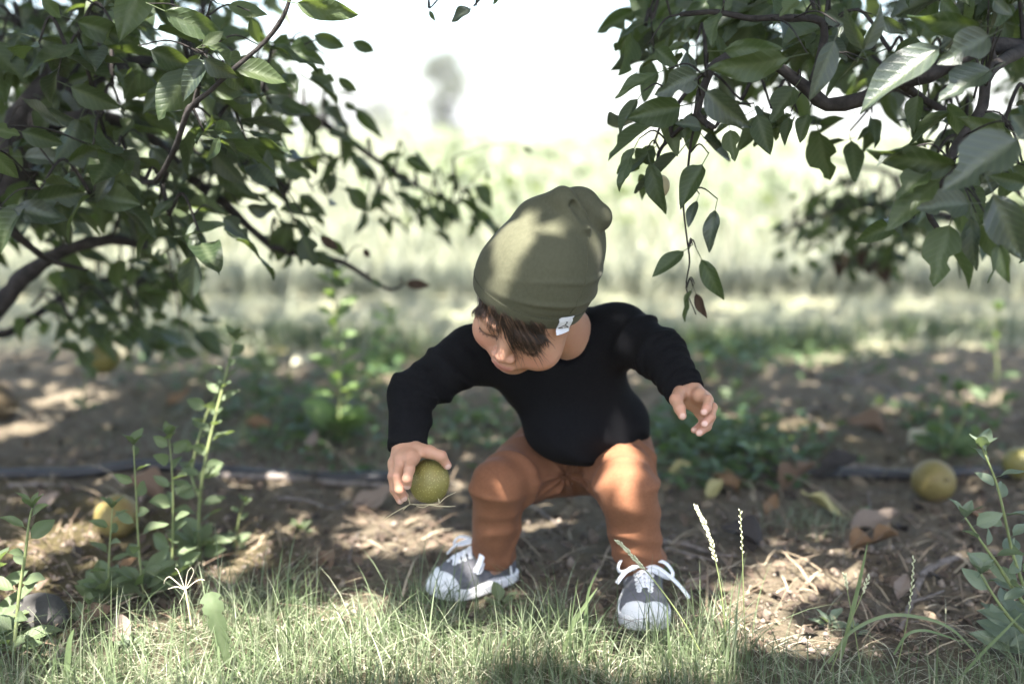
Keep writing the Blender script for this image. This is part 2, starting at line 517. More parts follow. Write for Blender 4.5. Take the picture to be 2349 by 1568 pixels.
# grassy alley and the sunny field beyond
M_far = mat_grass('alley_blades', [(0, (.22, .24, .16)), (.4, (.32, .34, .24)), (.75, (.42, .42, .32)), (1, (.52, .49, .39))], .3)
g2 = np.random.default_rng(202)
parts_ = []
N = 26000; y = 3.2 + 4.2 * g2.random(N) ** 1.3; x = g2.uniform(-1, 1, N) * (y * .62 + .3)
e = 3.42 + .18 * np.sin(x * 2.1) + .12 * wob(np.stack([x, y, 0 * x], 1), 7, 61, 2); k = y > e; x, y = x[k], y[k]; n = len(x)
parts_.append(blades(n, x, y, ground_z(x, y) - .004, g2.gamma(5, .013, n), g2.uniform(.003, .007, n), np.abs(g2.normal(.5, .35, n)), 3, g2.beta(2, 1.8, n), rg=g2))
V, F, Rr = join(parts_); add('alley_grass', mesh_from('alley_grass', V, F, True, {'rnd': Rr}), M_far, kind='stuff', label='pale shaded grass of the alley behind the row', cat='grass')
N = 46000; y = 4.7 + 75 * g2.random(N) ** 2.5; x = g2.uniform(-1, 1, N) * (y * .62 + 1)
cl = wob(np.stack([x, y, 0 * x], 1), 1.4, 63, 3); n = N
pf = blades(n, x, y, ground_z(x, y) - .01, g2.gamma(5, .05, n) * (.35 + .65 * sstep(4.7, 6.6, y)) * (.9 + .8 * np.clip(cl, 0, 1)) * (1 + y / 60), g2.uniform(.008, .022, n) * (1 + y / 14), np.abs(g2.normal(.35, .3, n)), 3, np.clip(g2.beta(2, 2.4, n) + .2 * cl, 0, 1), rg=g2)
M_field = mat_grass('field_blades', [(0, (.18, .20, .145)), (.4, (.26, .28, .205)), (.75, (.34, .35, .265)), (1, (.44, .43, .34))], .4)
add('field_grass', mesh_from('field_grass', pf[0], pf[1], True, {'rnd': pf[2]}), M_field, kind='stuff', label='tall sunny meadow grass stretching to the horizon', cat='grass')
# darker tufts along the far side of the soil strip
g3 = np.random.default_rng(303); tp = []
M_tuft = mat_grass('tuft_blades', [(0, (.03, .055, .02)), (.5, (.06, .10, .035)), (1, (.14, .18, .07))], .3)
tuft_px = [(420, 790), (480, 782), (540, 786), (610, 790), (660, 782), (720, 790), (790, 788), (860, 800), (905, 806), (930, 818), (1620, 800), (1690, 812), (1560, 790), (1760, 800), (1830, 800), (1900, 790), (2040, 770), (2120, 770), (2200, 775), (2290, 770)]
for (u, v) in tuft_px:
    c = ground_at(u, v); m = 120
    xx = c[0] + g3.normal(size=m) * .07; yy = c[1] + g3.normal(size=m) * .06
    tp.append(blades(m, xx, yy, ground_z(xx, yy) - .004, g3.uniform(.05, .12, m), g3.uniform(.004, .008, m), np.abs(g3.normal(.5, .3, m)), 3, g3.random(m), rg=g3))
V, F, Rr = join(tp); add('grass_tufts', mesh_from('grass_tufts', V, F, True, {'rnd': Rr}), M_tuft, kind='stuff', label='dark green grass tufts along the back of the soil strip', cat='grass')
tp = []
for (u, v, m, sp, hh) in ((1880, 1205, 130, .030, .05), (1830, 1215, 70, .03, .04), (620, 1000, 240, .07, .05), (560, 1020, 140, .06, .05), (690, 960, 160, .06, .05), (930, 1010, 60, .04, .04), (500, 1010, 160, .07, .05), (820, 940, 160, .08, .06), (450, 960, 120, .08, .05), (880, 1060, 90, .05, .05), (700, 1060, 90, .06, .04), (2000, 930, 80, .06, .05), (1900, 1060, 60, .05, .04), (2250, 1060, 80, .05, .05), (1320, 1090, 60, .05, .05), (1560, 1100, 90, .04, .06),
                          (200, 1010, 70, .05, .03), (380, 900, 60, .06, .04), (1150, 1000, 90, .06, .05)):
    c = ground_at(u, v); xx = c[0] + g3.normal(size=m) * sp; yy = c[1] + g3.normal(size=m) * sp
    tp.append(blades(m, xx, yy, ground_z(xx, yy) - .003, g3.uniform(.4, 1.3, m) * hh, g3.uniform(.0012, .0026, m), np.abs(g3.normal(.7, .4, m)), 3, g3.uniform(.2, .9, m), rg=g3))
V, F, Rr = join(tp); add('soil_tufts', mesh_from('soil_tufts', V, F, True, {'rnd': Rr}), M_lawn, kind='stuff', label='thin grass tufts growing out of the bare soil', cat='grass')
# ------------------------------------------------------------------ pear trees
M_leaf = mat_leaf('pear_leaf', (.018, .032, .014), (.050, .076, .031), .30, .42)
M_leaf_pale = mat_leaf('pale_pear_leaf', (.042, .064, .024), (.075, .100, .040), .32, .42)
M_leaf_grey = mat_leaf('glossy_pear_leaf', (.024, .036, .027), (.055, .072, .055), .18, .30, 0, .6)
M_leaf_brown = mat_plain('withered_leaf', (.055, .035, .022), .8, .2, 40, .4)
M_wood = mat_plain('pear_wood', (.032, .028, .026), .9, .2, 60, .55, .9, .005)


def leaf_mesh(name, w=.42, curl=.25, foldv=.25, wave=.03, seed=0, nx=10, ny=6, bites=(), twist=0.):
    """leaf blade of length 1 along +x with a short stalk, folded on its midrib"""
    v = []; vein = []; lx = []; ly = []
    for i in range(nx + 1):
        t = i / nx
        half = w / 2 * (math.sin(math.pi * min(1, t ** .78)) ** .8) * (1 - .25 * max(0, t - .6)) if 0 < t < 1 else .004
        for j in range(ny + 1):
            s = (j / ny) * 2 - 1
            hw = half
            for (bt, bs, br) in bites:
                if bs * s > 0: hw *= 1 - .75 * math.exp(-((t - bt) / br) ** 2)
            y = s * hw
            z = abs(s) * hw * foldv * 2 - curl * (t ** 2) * .5 + wave * math.sin(9 * t + 3 * s + seed) * abs(s)
            x_ = t * (1 - .12 * abs(curl) * t)
            a = twist * t
            v.append((x_, y * math.cos(a) - z * 0, z + y * math.sin(a)))
            vein.append(max(0, 1 - abs(s) * 6) if ny % 2 == 0 else 0); lx.append(t); ly.append(y)
    f = grid_faces_(nx + 1, ny + 1); k = len(v)
    for i in range(5):
        t = -.28 * i / 4
        for a in range(3): v.append((t, .011 * math.cos(a * 2.1), .011 * math.sin(a * 2.1) + .10 * t * t)); vein.append(1); lx.append(0); ly.append(0)
    for i in range(4):
        for a in range(3):
            b = (a + 1) % 3; f.append((k + i * 3 + a, k + i * 3 + b, k + i * 3 + 3 + b, k + i * 3 + 3 + a))
    return mesh_from(name, np.array(v), f, True, {'vein': np.array(vein, float), 'lx': np.array(lx, float), 'ly': np.array(ly, float)})


def grid_faces_(r, c): return [(i * c + j, i * c + j + 1, (i + 1) * c + j + 1, (i + 1) * c + j) for i in range(r - 1) for j in range(c - 1)]


LEAVES = {}


def leaf_set(mat, key, ws=(.40, .46, .52, .34, .58, .44, .38, .50, .42, .55, .36, .48, .60, .45)):
    out = []
    for i, w in enumerate(ws):
        m = leaf_mesh('leaf', w, (.18 + .10 * (i % 4)) if i < 8 else (.75, -.25, .95, .1, .5, -.4)[i - 8], .15 + .09 * (i % 3) + (.15 if i in (9, 11) else 0), .015 + .016 * (i % 4), i, bites={4: ((.55, 1, .09), (.75, -1, .07)), 9: ((.4, -1, .12),), 11: ((.65, 1, .13), (.3, 1, .05)), 12: ((.8, -1, .1),)}.get(i, ()), twist=(-.5, .2, .6, 0, -.2, .4, .1, -.4)[i % 8])
        m.materials.append(mat); out.append(m)
    LEAVES[key] = out


leaf_set(M_leaf, 'green'); leaf_set(M_leaf_pale, 'pale'); leaf_set(M_leaf_grey, 'grey'); leaf_set(M_leaf_brown, 'brown')
_wl = [(.25, 0), (.34, 3), (.38, 6), (.40, 0), (.44, 5), (.46, 1), (.50, 7), (.52, 2), (.58, 4)]


JOBS = {}


def put_leaf(parent, me, base, tip_, nrm, scale=None, first=False):
    """queue one leaf; the largest ones in view become objects of their own, the rest one mass"""
    base = np.asarray(base, float); d = np.asarray(tip_, float) - base; L = np.linalg.norm(d) if scale is None else scale
    d = unit(d); nrm = np.asarray(nrm, float); s = unit(np.cross(nrm, d)); n = np.cross(d, s)
    u, v = proj(base); inside = (-60 < u[0] < 2410) and (-60 < v[0] < 1600)
    key = (2 if first else 1 if inside else 0, L / max(.3, base[1]))
    JOBS.setdefault(parent.name, []).append((key, me, np.stack([d * L, s * L, n * L], 1), base))


def flush_leaves(parent, cap_=296):
    jobs = sorted(JOBS.get(parent.name, []), key=lambda j: j[0], reverse=True); off = np.array(parent.location)
    for key, me, A, b in jobs[:cap_]:
        o = bpy.data.objects.new('leaf', me); COL.objects.link(o); o.parent = parent; p = b - off
        o.matrix_local = Matrix([[*A[i], p[i]] for i in range(3)] + [[0, 0, 0, 1]])
    rest = jobs[cap_:]
    groups = {}
    for key, me, A, b in rest: groups.setdefault(me.materials[0].name, []).append((me, A, b))
    V, F, Rr, Vn, mi, o, mats, L1, L2 = [], [], [], [], [], 0, [], [], []
    for gi, (mn, lst) in enumerate(groups.items()):
        mats.append(bpy.data.materials[mn])
        for me, A, b in lst:
            if me.name not in _cache:
                co = np.empty(len(me.vertices) * 3, np.float32); me.vertices.foreach_get('co', co)
                vn = np.empty(len(me.vertices), np.float32); me.attributes['vein'].data.foreach_get('value', vn)
                l1 = np.empty(len(vn), np.float32); me.attributes['lx'].data.foreach_get('value', l1); l2 = np.empty(len(vn), np.float32); me.attributes['ly'].data.foreach_get('value', l2)
                _cache[me.name] = (co.reshape(-1, 3), np.array([list(p.vertices) for p in me.polygons]), vn, l1, l2)
            co, fc, vn, l1, l2 = _cache[me.name]; L1.append(l1); L2.append(l2)
            V.append(co @ A.T + (b - off)); F.append(fc + o); o += len(co); Rr.append(np.full(len(co), rng.random())); Vn.append(vn); mi.append(np.full(len(fc), gi))
    if rest:
        me = mesh_from('foliage', np.concatenate(V), np.concatenate(F), True, {'rnd': np.concatenate(Rr), 'vein': np.concatenate(Vn), 'lx': np.concatenate(L1), 'ly': np.concatenate(L2)})
        for m in mats: me.materials.append(m)
        me.polygons.foreach_set('material_index', np.concatenate(mi).astype(np.int32))
        add('foliage', me, None, parent, kind='stuff')


_cache = {}


def hero(parent, px, Y, w=.45, kind='green', roll=0., dY=0.):
    """one leaf seen in the photograph: base and tip on the picture grid, at distance Y"""
    b = at(px[0], px[1], Y); t_ = at(px[2], px[3], Y + dY)
    k = min(_wl, key=lambda q: abs(q[0] - w))[1]
    view = unit(np.array([0, 0, CAM_H]) - b) + V3(0, 0, .35)
    ax = unit(t_ - b); view = unit(view - ax * (view @ ax)); sd = np.cross(ax, view)
    n = view * math.cos(roll) + sd * math.sin(roll)
    return put_leaf(parent, LEAVES[kind][k], b, t_, n, None, True)


class Tree:
    def __init__(s, base, label, seed):
        s.root = thing('pear_tree', base, label, 'tree', None); s.nodes = []; s.tw = MB(); s.g = np.random.default_rng(seed); s.n = 0
        s.base = np.asarray(base, float)
    def branch(s, pts, r0, r1, name='branch', n=28, lump=.05):
        p = smooth_path(pts, n); p = p + .3 * r0 * np.stack([wob(p, 14, 3, 2), wob(p, 14, 4, 2), wob(p, 14, 5, 2)], 1)
        r = np.linspace(r0, r1, len(p)) * (1 + .06 * s.g.normal(size=len(p)))
        m = MB(); m.add(*tube(p, r, 10 if r0 > .012 else 7, 1, lump))
        add(name, m.mesh(name, s.base), M_wood, s.root); s.nodes.extend(list(p)); return p
    def twig(s, to, r=.0022):
        nd = np.array(s.nodes); d = np.linalg.norm(nd - to, axis=1) + .3 * np.maximum(0, to[2] - nd[:, 2] + 0) * 0
        a = nd[np.argmin(d)]; mid = (a + to) / 2 + V3(0, 0, .04 + .1 * np.linalg.norm(to - a) * s.g.random())
        p = smooth_path([a, mid, to], 10); s.tw.add(*tube(p, np.linspace(r * 1.5, r * .7, len(p)), 5)); s.nodes.extend(list(p[4:])); return p
    def spray(s, c, nl, size, droop=.6, kinds=('green',), spread=.06):
        """a twig end with its leaves"""
        g = s.g; c = np.asarray(c, float); s.twig(c)
        out = unit(c - s.base - V3(0, 0, c[2] - s.base[2] - .1)); ax = unit(out + g.normal(size=3) * .5)
        for i in range(nl):
            b = c + ax * spread * (i / max(1, nl - 1) - .5) * 2 * .6 + g.normal(size=3) * .006
            az = i * 2.4 + g.uniform(0, 1)
            d = unit(V3(math.cos(az), math.sin(az), 0) * .8 + out * .4 + V3(0, 0, -droop + .35 * g.normal()))
            L = size * g.uniform(.55, 1.25); n = unit(V3(0, 0, 1) + g.normal(size=3) * .6 - V3(0, .25, 0))
            if abs(n @ d) > .95: n = V3(0, -1, 0)
            me = LEAVES[kinds[int(g.integers(len(kinds)))]][int(g.integers(14))]
            put_leaf(s.root, me, b + d * L * .25, b + d * L * 1.25, n, L); s.n += 1
    def done(s):
        for key, me, A, b in JOBS.get(s.root.name, []):      # every leaf in focus hangs on a stalk
            if key[0] == 2:
                e = b - A[:, 0] * .26; nd = np.array(s.nodes); a = nd[np.argmin(np.linalg.norm(nd - e, axis=1))]
                p = smooth_path([a, (a + e) / 2 + V3(0, 0, .012), e], 8); s.tw.add(*tube(p, np.linspace(.0015, .0008, len(p)), 5))
        m = s.tw.mesh('twigs', s.base); add('twigs', m, M_wood, s.root, kind='stuff'); flush_leaves(s.root)


def z5(x, y): return x * .5394, y * .5394
def z6(x, y): return 1362.4 + x * .4674, y * .4674


# ---- the tree on the left
TL = Tree((-1.42, 2.05, 0), 'large leafy pear tree filling the left side of the picture', 11)
TL.branch([TL.base + V3(0, 0, -.03), TL.base + V3(.03, .0, .30), TL.base + V3(.02, -.03, .62), TL.base + V3(.08, -.06, .95), TL.base + V3(.12, -.1, 1.3)], .085, .055, 'trunk', 30)
TL.branch([TL.base + V3(.03, 0, .25), at(-150, 800, 2.0), at(0, 690, 1.98), at(45, 632, 1.97), at(135, 572, 1.96), at(250, 545, 1.98), at(330, 560, 2.05)], .023, .007)
TL.branch([TL.base + V3(.02, 0, .60), at(-60, 480, 1.95), at(40, 330, 1.9), at(110, 230, 1.9), at(190, 110, 1.95), at(240, -60, 2.0)], .042, .016)
TL.branch([at(40, 330, 1.9), at(120, 290, 1.85), at(210, 265, 1.8), at(330, 300, 1.9), at(430, 400, 2.0), at(520, 470, 2.0), at(620, 560, 2.0), at(700, 575, 2.02), at(790, 600, 2.05), at(850, 640, 2.08), at(900, 668, 2.1), at(930, 655, 2.1)], .013, .0022)
TL.branch([at(110, 230, 1.9), at(300, 150, 1.95), at(450, 150, 2.05), at(560, 185, 2.1), at(640, 225, 2.15), at(720, 270, 2.2), at(800, 325, 2.25), at(880, 380, 2.3), at(960, 430, 2.35), at(1040, 462, 2.4)], .014, .0025)
TL.branch([at(210, 265, 1.8), at(330, 420, 1.65), at(390, 360, 1.58), at(430, 255, 1.52), at(480, 210, 1.5), at(540, 155, 1.48), at(610, 95, 1.47), at(650, 40, 1.46), at(672, -20, 1.46), at(720, -150, 1.5)], .0042, .0024)
TL.branch([at(-100, 700, 2.1), at(0, 770, 2.25), at(90, 720, 2.3), at(180, 660, 2.35), at(280, 640, 2.35), at(380, 660, 2.4)], .012, .004)
TL.branch([at(-20, 440, 1.75), at(20, 520, 1.72), at(60, 560, 1.75), at(120, 600, 1.8), at(200, 620, 1.85)], .009, .003)
for px, Y, w, kd, roll in [((1262, 15, 1545, 78), 1.45, .34, 'pale', .5), ((700, 48, 980, 172), 1.5, .38, 'green', .3), ((640, 215, 830, 292), 1.55, .52, 'green', .4), ((1000, 290, 1230, 335), 1.5, .46, 'pale', -.3),
                           ((868, 250, 1022, 345), 1.46, .52, 'grey', .6), ((1155, 205, 1378, 262), 1.6, .34, 'green', -.9), ((970, 25, 1145, 62), 1.55, .40, 'pale', .2), ((1070, 78, 1098, 192), 1.55, .4, 'pale', .3),
                           ((1335, 150, 1475, 207), 1.75, .45, 'green', .4), ((1498, 180, 1600, 222), 1.8, .44, 'green', .3), ((1320, 310, 1430, 345), 1.8, .58, 'pale', .2), ((1440, 330, 1520, 395), 1.8, .4, 'green', .7),
                           ((60, 890, 300, 925), 1.6, .50, 'grey', .1), ((-30, 545, 92, 575), 1.45, .58, 'pale', .2), ((-40, 640, 85, 770), 1.45, .52, 'pale', .4), ((330, 92, 578, 185), 1.6, .44, 'green', .3), ((365, 520, 485, 545), 1.7, .58, 'pale', .2),
                           ((765, 1005, 882, 1105), 1.75, .40, 'pale', .5), ((948, 925, 1062, 1025), 1.7, .58, 'grey', .1), ((1285, 1000, 1345, 1138), 1.75, .58, 'grey', .2), ((1362, 1008, 1445, 1062), 1.8, .4, 'brown', .3),
                           ((1490, 800, 1575, 912), 2.0, .5, 'green', .2), ((90, 560, 275, 620), 1.6, .46, 'green', .5), ((1125, 480, 1205, 420), 2.0, .5, 'green', .1), ((740, 480, 830, 540), 1.65, .5, 'green', .2), ((1190, 690, 1330, 760), 1.9, .58, 'pale', .3),
                           ((1430, 740, 1390, 840), 1.95, .45, 'grey', .2), ((300, 370, 520, 470), 1.6, .46, 'green', .6), ((900, 380, 1050, 400), 1.6, .5, 'pale', .3), ((160, 460, 330, 540), 1.7, .4, 'grey', .8), ((1050, 880, 1190, 900), 1.85, .5, 'grey', 1.0),
                           ((640, 620, 760, 760), 1.7, .5, 'grey', .6), ((900, 640, 1040, 800), 1.75, .4, 'grey', .8), ((470, 640, 590, 720), 1.7, .5, 'grey', .4), ((860, 190, 960, 130), 1.5, .4, 'pale', .4), ((1130, 300, 1240, 420), 1.9, .5, 'green', .4), ((180, 0, 275, 85), 1.5, .5, 'green', .1)]:
    hero(TL.root, (*z5(px[0], px[1]), *z5(px[2], px[3])), Y, w, kd, roll, .02)
K3 = ('green', 'green', 'green', 'grey', 'pale')
gL = TL.g
for i in range(104):
    u, v = gL.uniform(-90, 500), gL.uniform(-60, 570)
    TL.spray(at(u, v, gL.uniform(1.55, 2.5)), int(gL.integers(4, 7)), .076, .45, K3)
for i in range(46):
    TL.spray(at(gL.uniform(-60, 620), gL.uniform(-40, 520), gL.uniform(2.3, 3.1)), 5, .070, .5, ('green', 'green', 'grey'))
for i in range(16):
    TL.spray(at(gL.uniform(430, 660), gL.uniform(0, 440), gL.uniform(1.7, 2.3)), 4, .080, .5, K3)
for u, v, Y in ((590, 215, 2.1), (650, 260, 2.15), (700, 250, 2.2), (735, 300, 2.2), (790, 330, 2.25), (700, 360, 2.2), (600, 300, 2.1), (760, 225, 2.2), (840, 370, 2.3), (560, 380, 2.0), (620, 440, 2.0), (660, 490, 2.0), (690, 540, 2.0), (720, 440, 2.05), (640, 540, 2.0)):
    TL.spray(at(u, v, Y), 4, .068, .6, K3, .05)
for u, v, Y in ((870, 440, 2.35), (910, 465, 2.35), (950, 440, 2.35), (985, 470, 2.4), (1020, 430, 2.4), (1050, 470, 2.4), (1090, 480, 2.4), (930, 350, 2.3), (840, 470, 2.3), (960, 510, 2.4), (1040, 395, 2.4)):
    TL.spray(at(u, v, Y), 3, .064, .75, ('green',), .04)
for i in range(38):
    TL.spray(at(gL.uniform(70, 420), gL.uniform(600, 775), gL.uniform(2.1, 2.6)), 4, .068, .6, ('green', 'pale', 'pale'), .05)
for px, Y, w, kd in (((1120, 395, 1118, 420), 2.6, .4, 'green'), ((1200, 335, 1225, 355), 2.6, .4, 'green'), ((930, 650, 992, 655), 2.1, .38, 'brown'), ((835, 570, 850, 595), 2.05, .5, 'brown'), ((850, 640, 880, 660), 2.08, .4, 'green'), ((760, 640, 800, 660), 2.05, .5, 'green')):
    hero(TL.root, px, Y, w, kd, .3, .01)
TL.done()

# ---- the tree on the right
TR = Tree((1.75, 1.95, 0), 'leafy pear tree reaching in from the right with glossy leaves in focus', 12)
TR.branch([TR.base + V3(0, 0, -.03), TR.base + V3(-.03, 0, .35), TR.base + V3(-.05, -.05, .75), TR.base + V3(-.12, -.1, 1.15), TR.base + V3(-.2, -.15, 1.4)], .09, .055, 'trunk', 30)
TR.branch([TR.base + V3(-.05, -.05, .8), at(2600, 60, 1.75), at(2349, 115, 1.6), at(2250, 110, 1.56), at(2130, 180, 1.52), at(2060, 188, 1.52), at(1990, 230, 1.5), at(1900, 245, 1.5), at(1860, 215, 1.5), at(1790, 160, 1.5), at(1710, 120, 1.5), at(1640, 145, 1.48), at(1620, 180, 1.47), at(1600, 260, 1.47), at(1640, 295, 1.47)], .0145, .0038)
TR.branch([at(2349, 115, 1.6), at(2270, 165, 1.45), at(2255, 240, 1.42), at(2215, 300, 1.40), at(2190, 340, 1.40), at(2175, 400, 1.4), at(2130, 480, 1.42), at(2180, 560, 1.42)], .0085, .003)
TR.branch([at(1860, 215, 1.5), at(1890, 60, 1.5), at(1800, 40, 1.48), at(1720, 40, 1.47), at(1640, 25, 1.47), at(1560, 30, 1.5)], .006, .003)
TR.branch([at(2060, 188, 1.52), at(2120, 230, 1.6), at(2190, 270, 1.62), at(2230, 330, 1.65)], .007, .003)
TR.branch([at(1600, 260, 1.47), at(1585, 330, 1.50), at(1575, 420, 1.52), at(1568, 470, 1.53), at(1575, 540, 1.54), at(1582, 600, 1.55), at(1574, 660, 1.56), at(1596, 720, 1.57)], .0020, .0008)
TR.branch([at(1600, 260, 1.47), at(1545, 310, 1.52), at(1512, 350, 1.54), at(1508, 400, 1.54)], .0035, .0018)
RH = [((310, 360, 92, 447), 1.42, .38, 'green', .5), ((505, 365, 300, 465), 1.40, .58, 'grey', -.3), ((428, 520, 158, 590), 1.44, .52, 'green', -.5), ((215, 490, 110, 650), 1.5, .44, 'green', .5), ((522, 625, 402, 600), 1.44, .58, 'grey', .2),
      ((548, 450, 775, 642), 1.36, .52, 'grey', .5), ((197, 730, 92, 926), 1.5, .34, 'green', .6), ((950, 285, 572, 372), 1.38, .38, 'pale', -.8), ((640, 250, 945, 240), 1.40, .38, 'pale', .4), ((1180, 200, 1065, 502), 1.38, .40, 'grey', -.5),
      ((1320, 245, 1430, 25), 1.36, .44, 'grey', .8), ((1320, 245, 1215, 35), 1.36, .40, 'grey', -.8), ((1690, 240, 1288, 522), 1.36, .44, 'grey', .3), ((1938, 178, 1690, 310), 1.34, .58, 'grey', -.2), ((1945, 345, 1685, 480), 1.34, .56, 'grey', .4),
      ((1895, 128, 1552, 122), 1.36, .34, 'green', -.9), ((1775, 805, 1350, 790), 1.30, .34, 'green', -.9), ((2075, 685, 1705, 925), 1.22, .58, 'grey', .1), ((2240, 800, 2060, 560), 1.25, .56, 'grey', .2), ((1645, 830, 1478, 972), 1.30, .58, 'pale', .3),
      ((1692, 885, 1422, 1118), 1.30, .40, 'pale', .4), ((1835, 1000, 1588, 1015), 1.28, .58, 'grey', .0), ((1745, 1105, 1662, 1408), 1.30, .58, 'pale', .1), ((1852, 1065, 1850, 1335), 1.30, .38, 'grey', .5), ((1960, 955, 2112, 1305), 1.26, .50, 'grey', .2),
      ((1985, 1195, 2032, 1398), 1.26, .44, 'green', .4), ((800, 560, 862, 765), 1.46, .5, 'green', .2), ((668, 640, 690, 792), 1.48, .58, 'pale', .2), ((275, 798, 332, 1062), 1.52, .38, 'green', .5), ((532, 808, 412, 1022), 1.5, .52, 'green', .2),
      ((505, 985, 455, 1112), 1.52, .4, 'grey', .6), ((595, 1030, 550, 1238), 1.52, .38, 'grey', .3), ((442, 1232, 280, 1348), 1.54, .40, 'green', .4), ((528, 1272, 632, 1485), 1.54, .38, 'green', .4), ((478, 1428, 415, 1570), 1.56, .34, 'pale', 1.0), ((500, 1440, 545, 1565), 1.56, .38, 'brown', .5),
      ((985, 430, 860, 600), 1.46, .58, 'green', .2), ((1050, 560, 1000, 690), 1.5, .5, 'green', .3), ((960, 580, 930, 710), 1.5, .44, 'green', .3), ((1590, 470, 1560, 655), 1.5, .52, 'green', .3), ((1400, 90, 1540, 170), 1.45, .46, 'grey', .6), ((1140, 60, 1240, 130), 1.45, .58, 'grey', .5),
      ((620, 60, 545, 210), 1.42, .5, 'green', .8), ((300, 240, 420, 330), 1.5, .52, 'green', .2), ((1000, 0, 910, 75), 1.42, .56, 'pale', .3), ((2020, 640, 1800, 600), 1.4, .38, 'pale', -.8), ((1900, 900, 2010, 760), 1.35, .5, 'grey', .5), ((2111, 900, 1950, 870), 1.3, .44, 'green', -.6),
      ((1760, 720, 1870, 620), 1.45, .4, 'green', .2), ((1080, 760, 1170, 740), 2.4, .44, 'green', -.4), ((1520, 740, 1380, 800), 1.3, .44, 'grey', .7), ((1900, 1100, 1990, 1300), 1.3, .4, 'green', .9), ((1960, 0, 2050, 80), 1.35, .5, 'grey', .4), ((1700, 0, 1800, 100), 1.4, .5, 'green', .5)]
for px, Y, w, kd, roll in RH:
    hero(TR.root, (*z6(px[0], px[1]), *z6(px[2], px[3])), Y, w, kd, roll, -.015)
gR = TR.g
for i in range(56):
    u, v = gR.uniform(1500, 2440), gR.uniform(-80, 190)
    TR.spray(at(u, v, gR.uniform(1.55, 2.3)), int(gR.integers(3, 7)), .078, .5, K3)
for i in range(30):
    TR.spray(at(gR.uniform(1560, 2420), gR.uniform(-60, 210), gR.uniform(2.0, 2.8)), 5, .070, .5, ('green', 'green', 'grey'))
for i in range(18):
    TR.spray(at(gR.uniform(2080, 2420), gR.uniform(200, 560), gR.uniform(1.5, 1.9)), 3, .080, .6, K3)
for u, v, Y in ((1480, 60, 1.7), (1500, 120, 1.7), (1540, 40, 1.7), (1470, 20, 1.8), (1530, 250, 1.55), (1560, 320, 1.55), (1500, 330, 1.6), (1700, 230, 1.6), (1770, 250, 1.6), (1830, 260, 1.6), (1950, 300, 1.7), (2000, 260, 1.7), (1600, 90, 1.6)):
    TR.spray(at(u, v, Y), 4, .066, .6, K3, .05)
for px, Y, w, kd in (((1080, 20, 1030, 45), 1.55, .5, 'grey'), ((985, 25, 998, 50), 1.6, .38, 'green'), ((1150, -12, 1128, 8), 1.5, .5, 'green')):
    hero(TR.root, px, Y, w, kd, .3)
TR.branch([at(1500, -180, 1.6), at(1300, -120, 1.58), at(1150, -50, 1.55), at(1085, 15, 1.55)], .004, .0012); TR.branch([at(1150, -50, 1.55), at(1040, -30, 1.58), at(985, 20, 1.6)], .002, .001)
TR.done()

# ---- the low bough behind on the right
TB = Tree((2.55, 3.3, 0), 'blurred low pear bough with dark leaves hanging behind the right tree', 13)
TB.branch([TB.base + V3(0, 0, -.03), TB.base + V3(-.05, 0, .4), TB.base + V3(-.1, .0, .9)], .08, .05, 'trunk', 20)
TB.branch([TB.base + V3(-.05, 0, .45), at(2400, 480, 3.0), at(2200, 500, 2.95), at(2080, 480, 2.9), at(1960, 470, 2.85), at(1860, 500, 2.8), at(1790, 540, 2.8)], .022, .004)
TB.branch([at(2080, 480, 2.9), at(2040, 400, 2.9), at(1960, 380, 2.9), at(1900, 360, 2.9)], .008, .003)
gB = TB.g
for i in range(36):
    a = gB.uniform(0, 6.28); r = math.sqrt(gB.random())
    TB.spray(at(1950 + 150 * r * math.cos(a), 510 + 85 * r * math.sin(a), gB.uniform(2.65, 3.05)), 4, .062, .55, ('green', 'grey', 'green', 'pale'), .05)
for i in range(16):
    TB.spray(at(gB.uniform(2050, 2300), gB.uniform(420, 570), gB.uniform(2.7, 3.0)), 4, .062, .55, ('green', 'grey', 'green'), .05)
for px in ((1985, 560, 1990, 640), (2020, 590, 2035, 660), (1940, 580, 1915, 640)):
    hero(TB.root, px, 2.8, .5, 'brown', .2)
TB.done()

# ------------------------------------------------------------------ unseen crowns added above the frame for shade, gaps cut at chosen sun flecks
SX, SY = SUN[0] / SUN[2], SUN[1] / SUN[2]


def gspace(p): return np.array([p[0] - SX * p[2], p[1] - SY * p[2]])


FLECK = []          # (ground-projected centre, radius)


def fleck(p, r, stretch=None): FLECK.append((gspace(p), r))


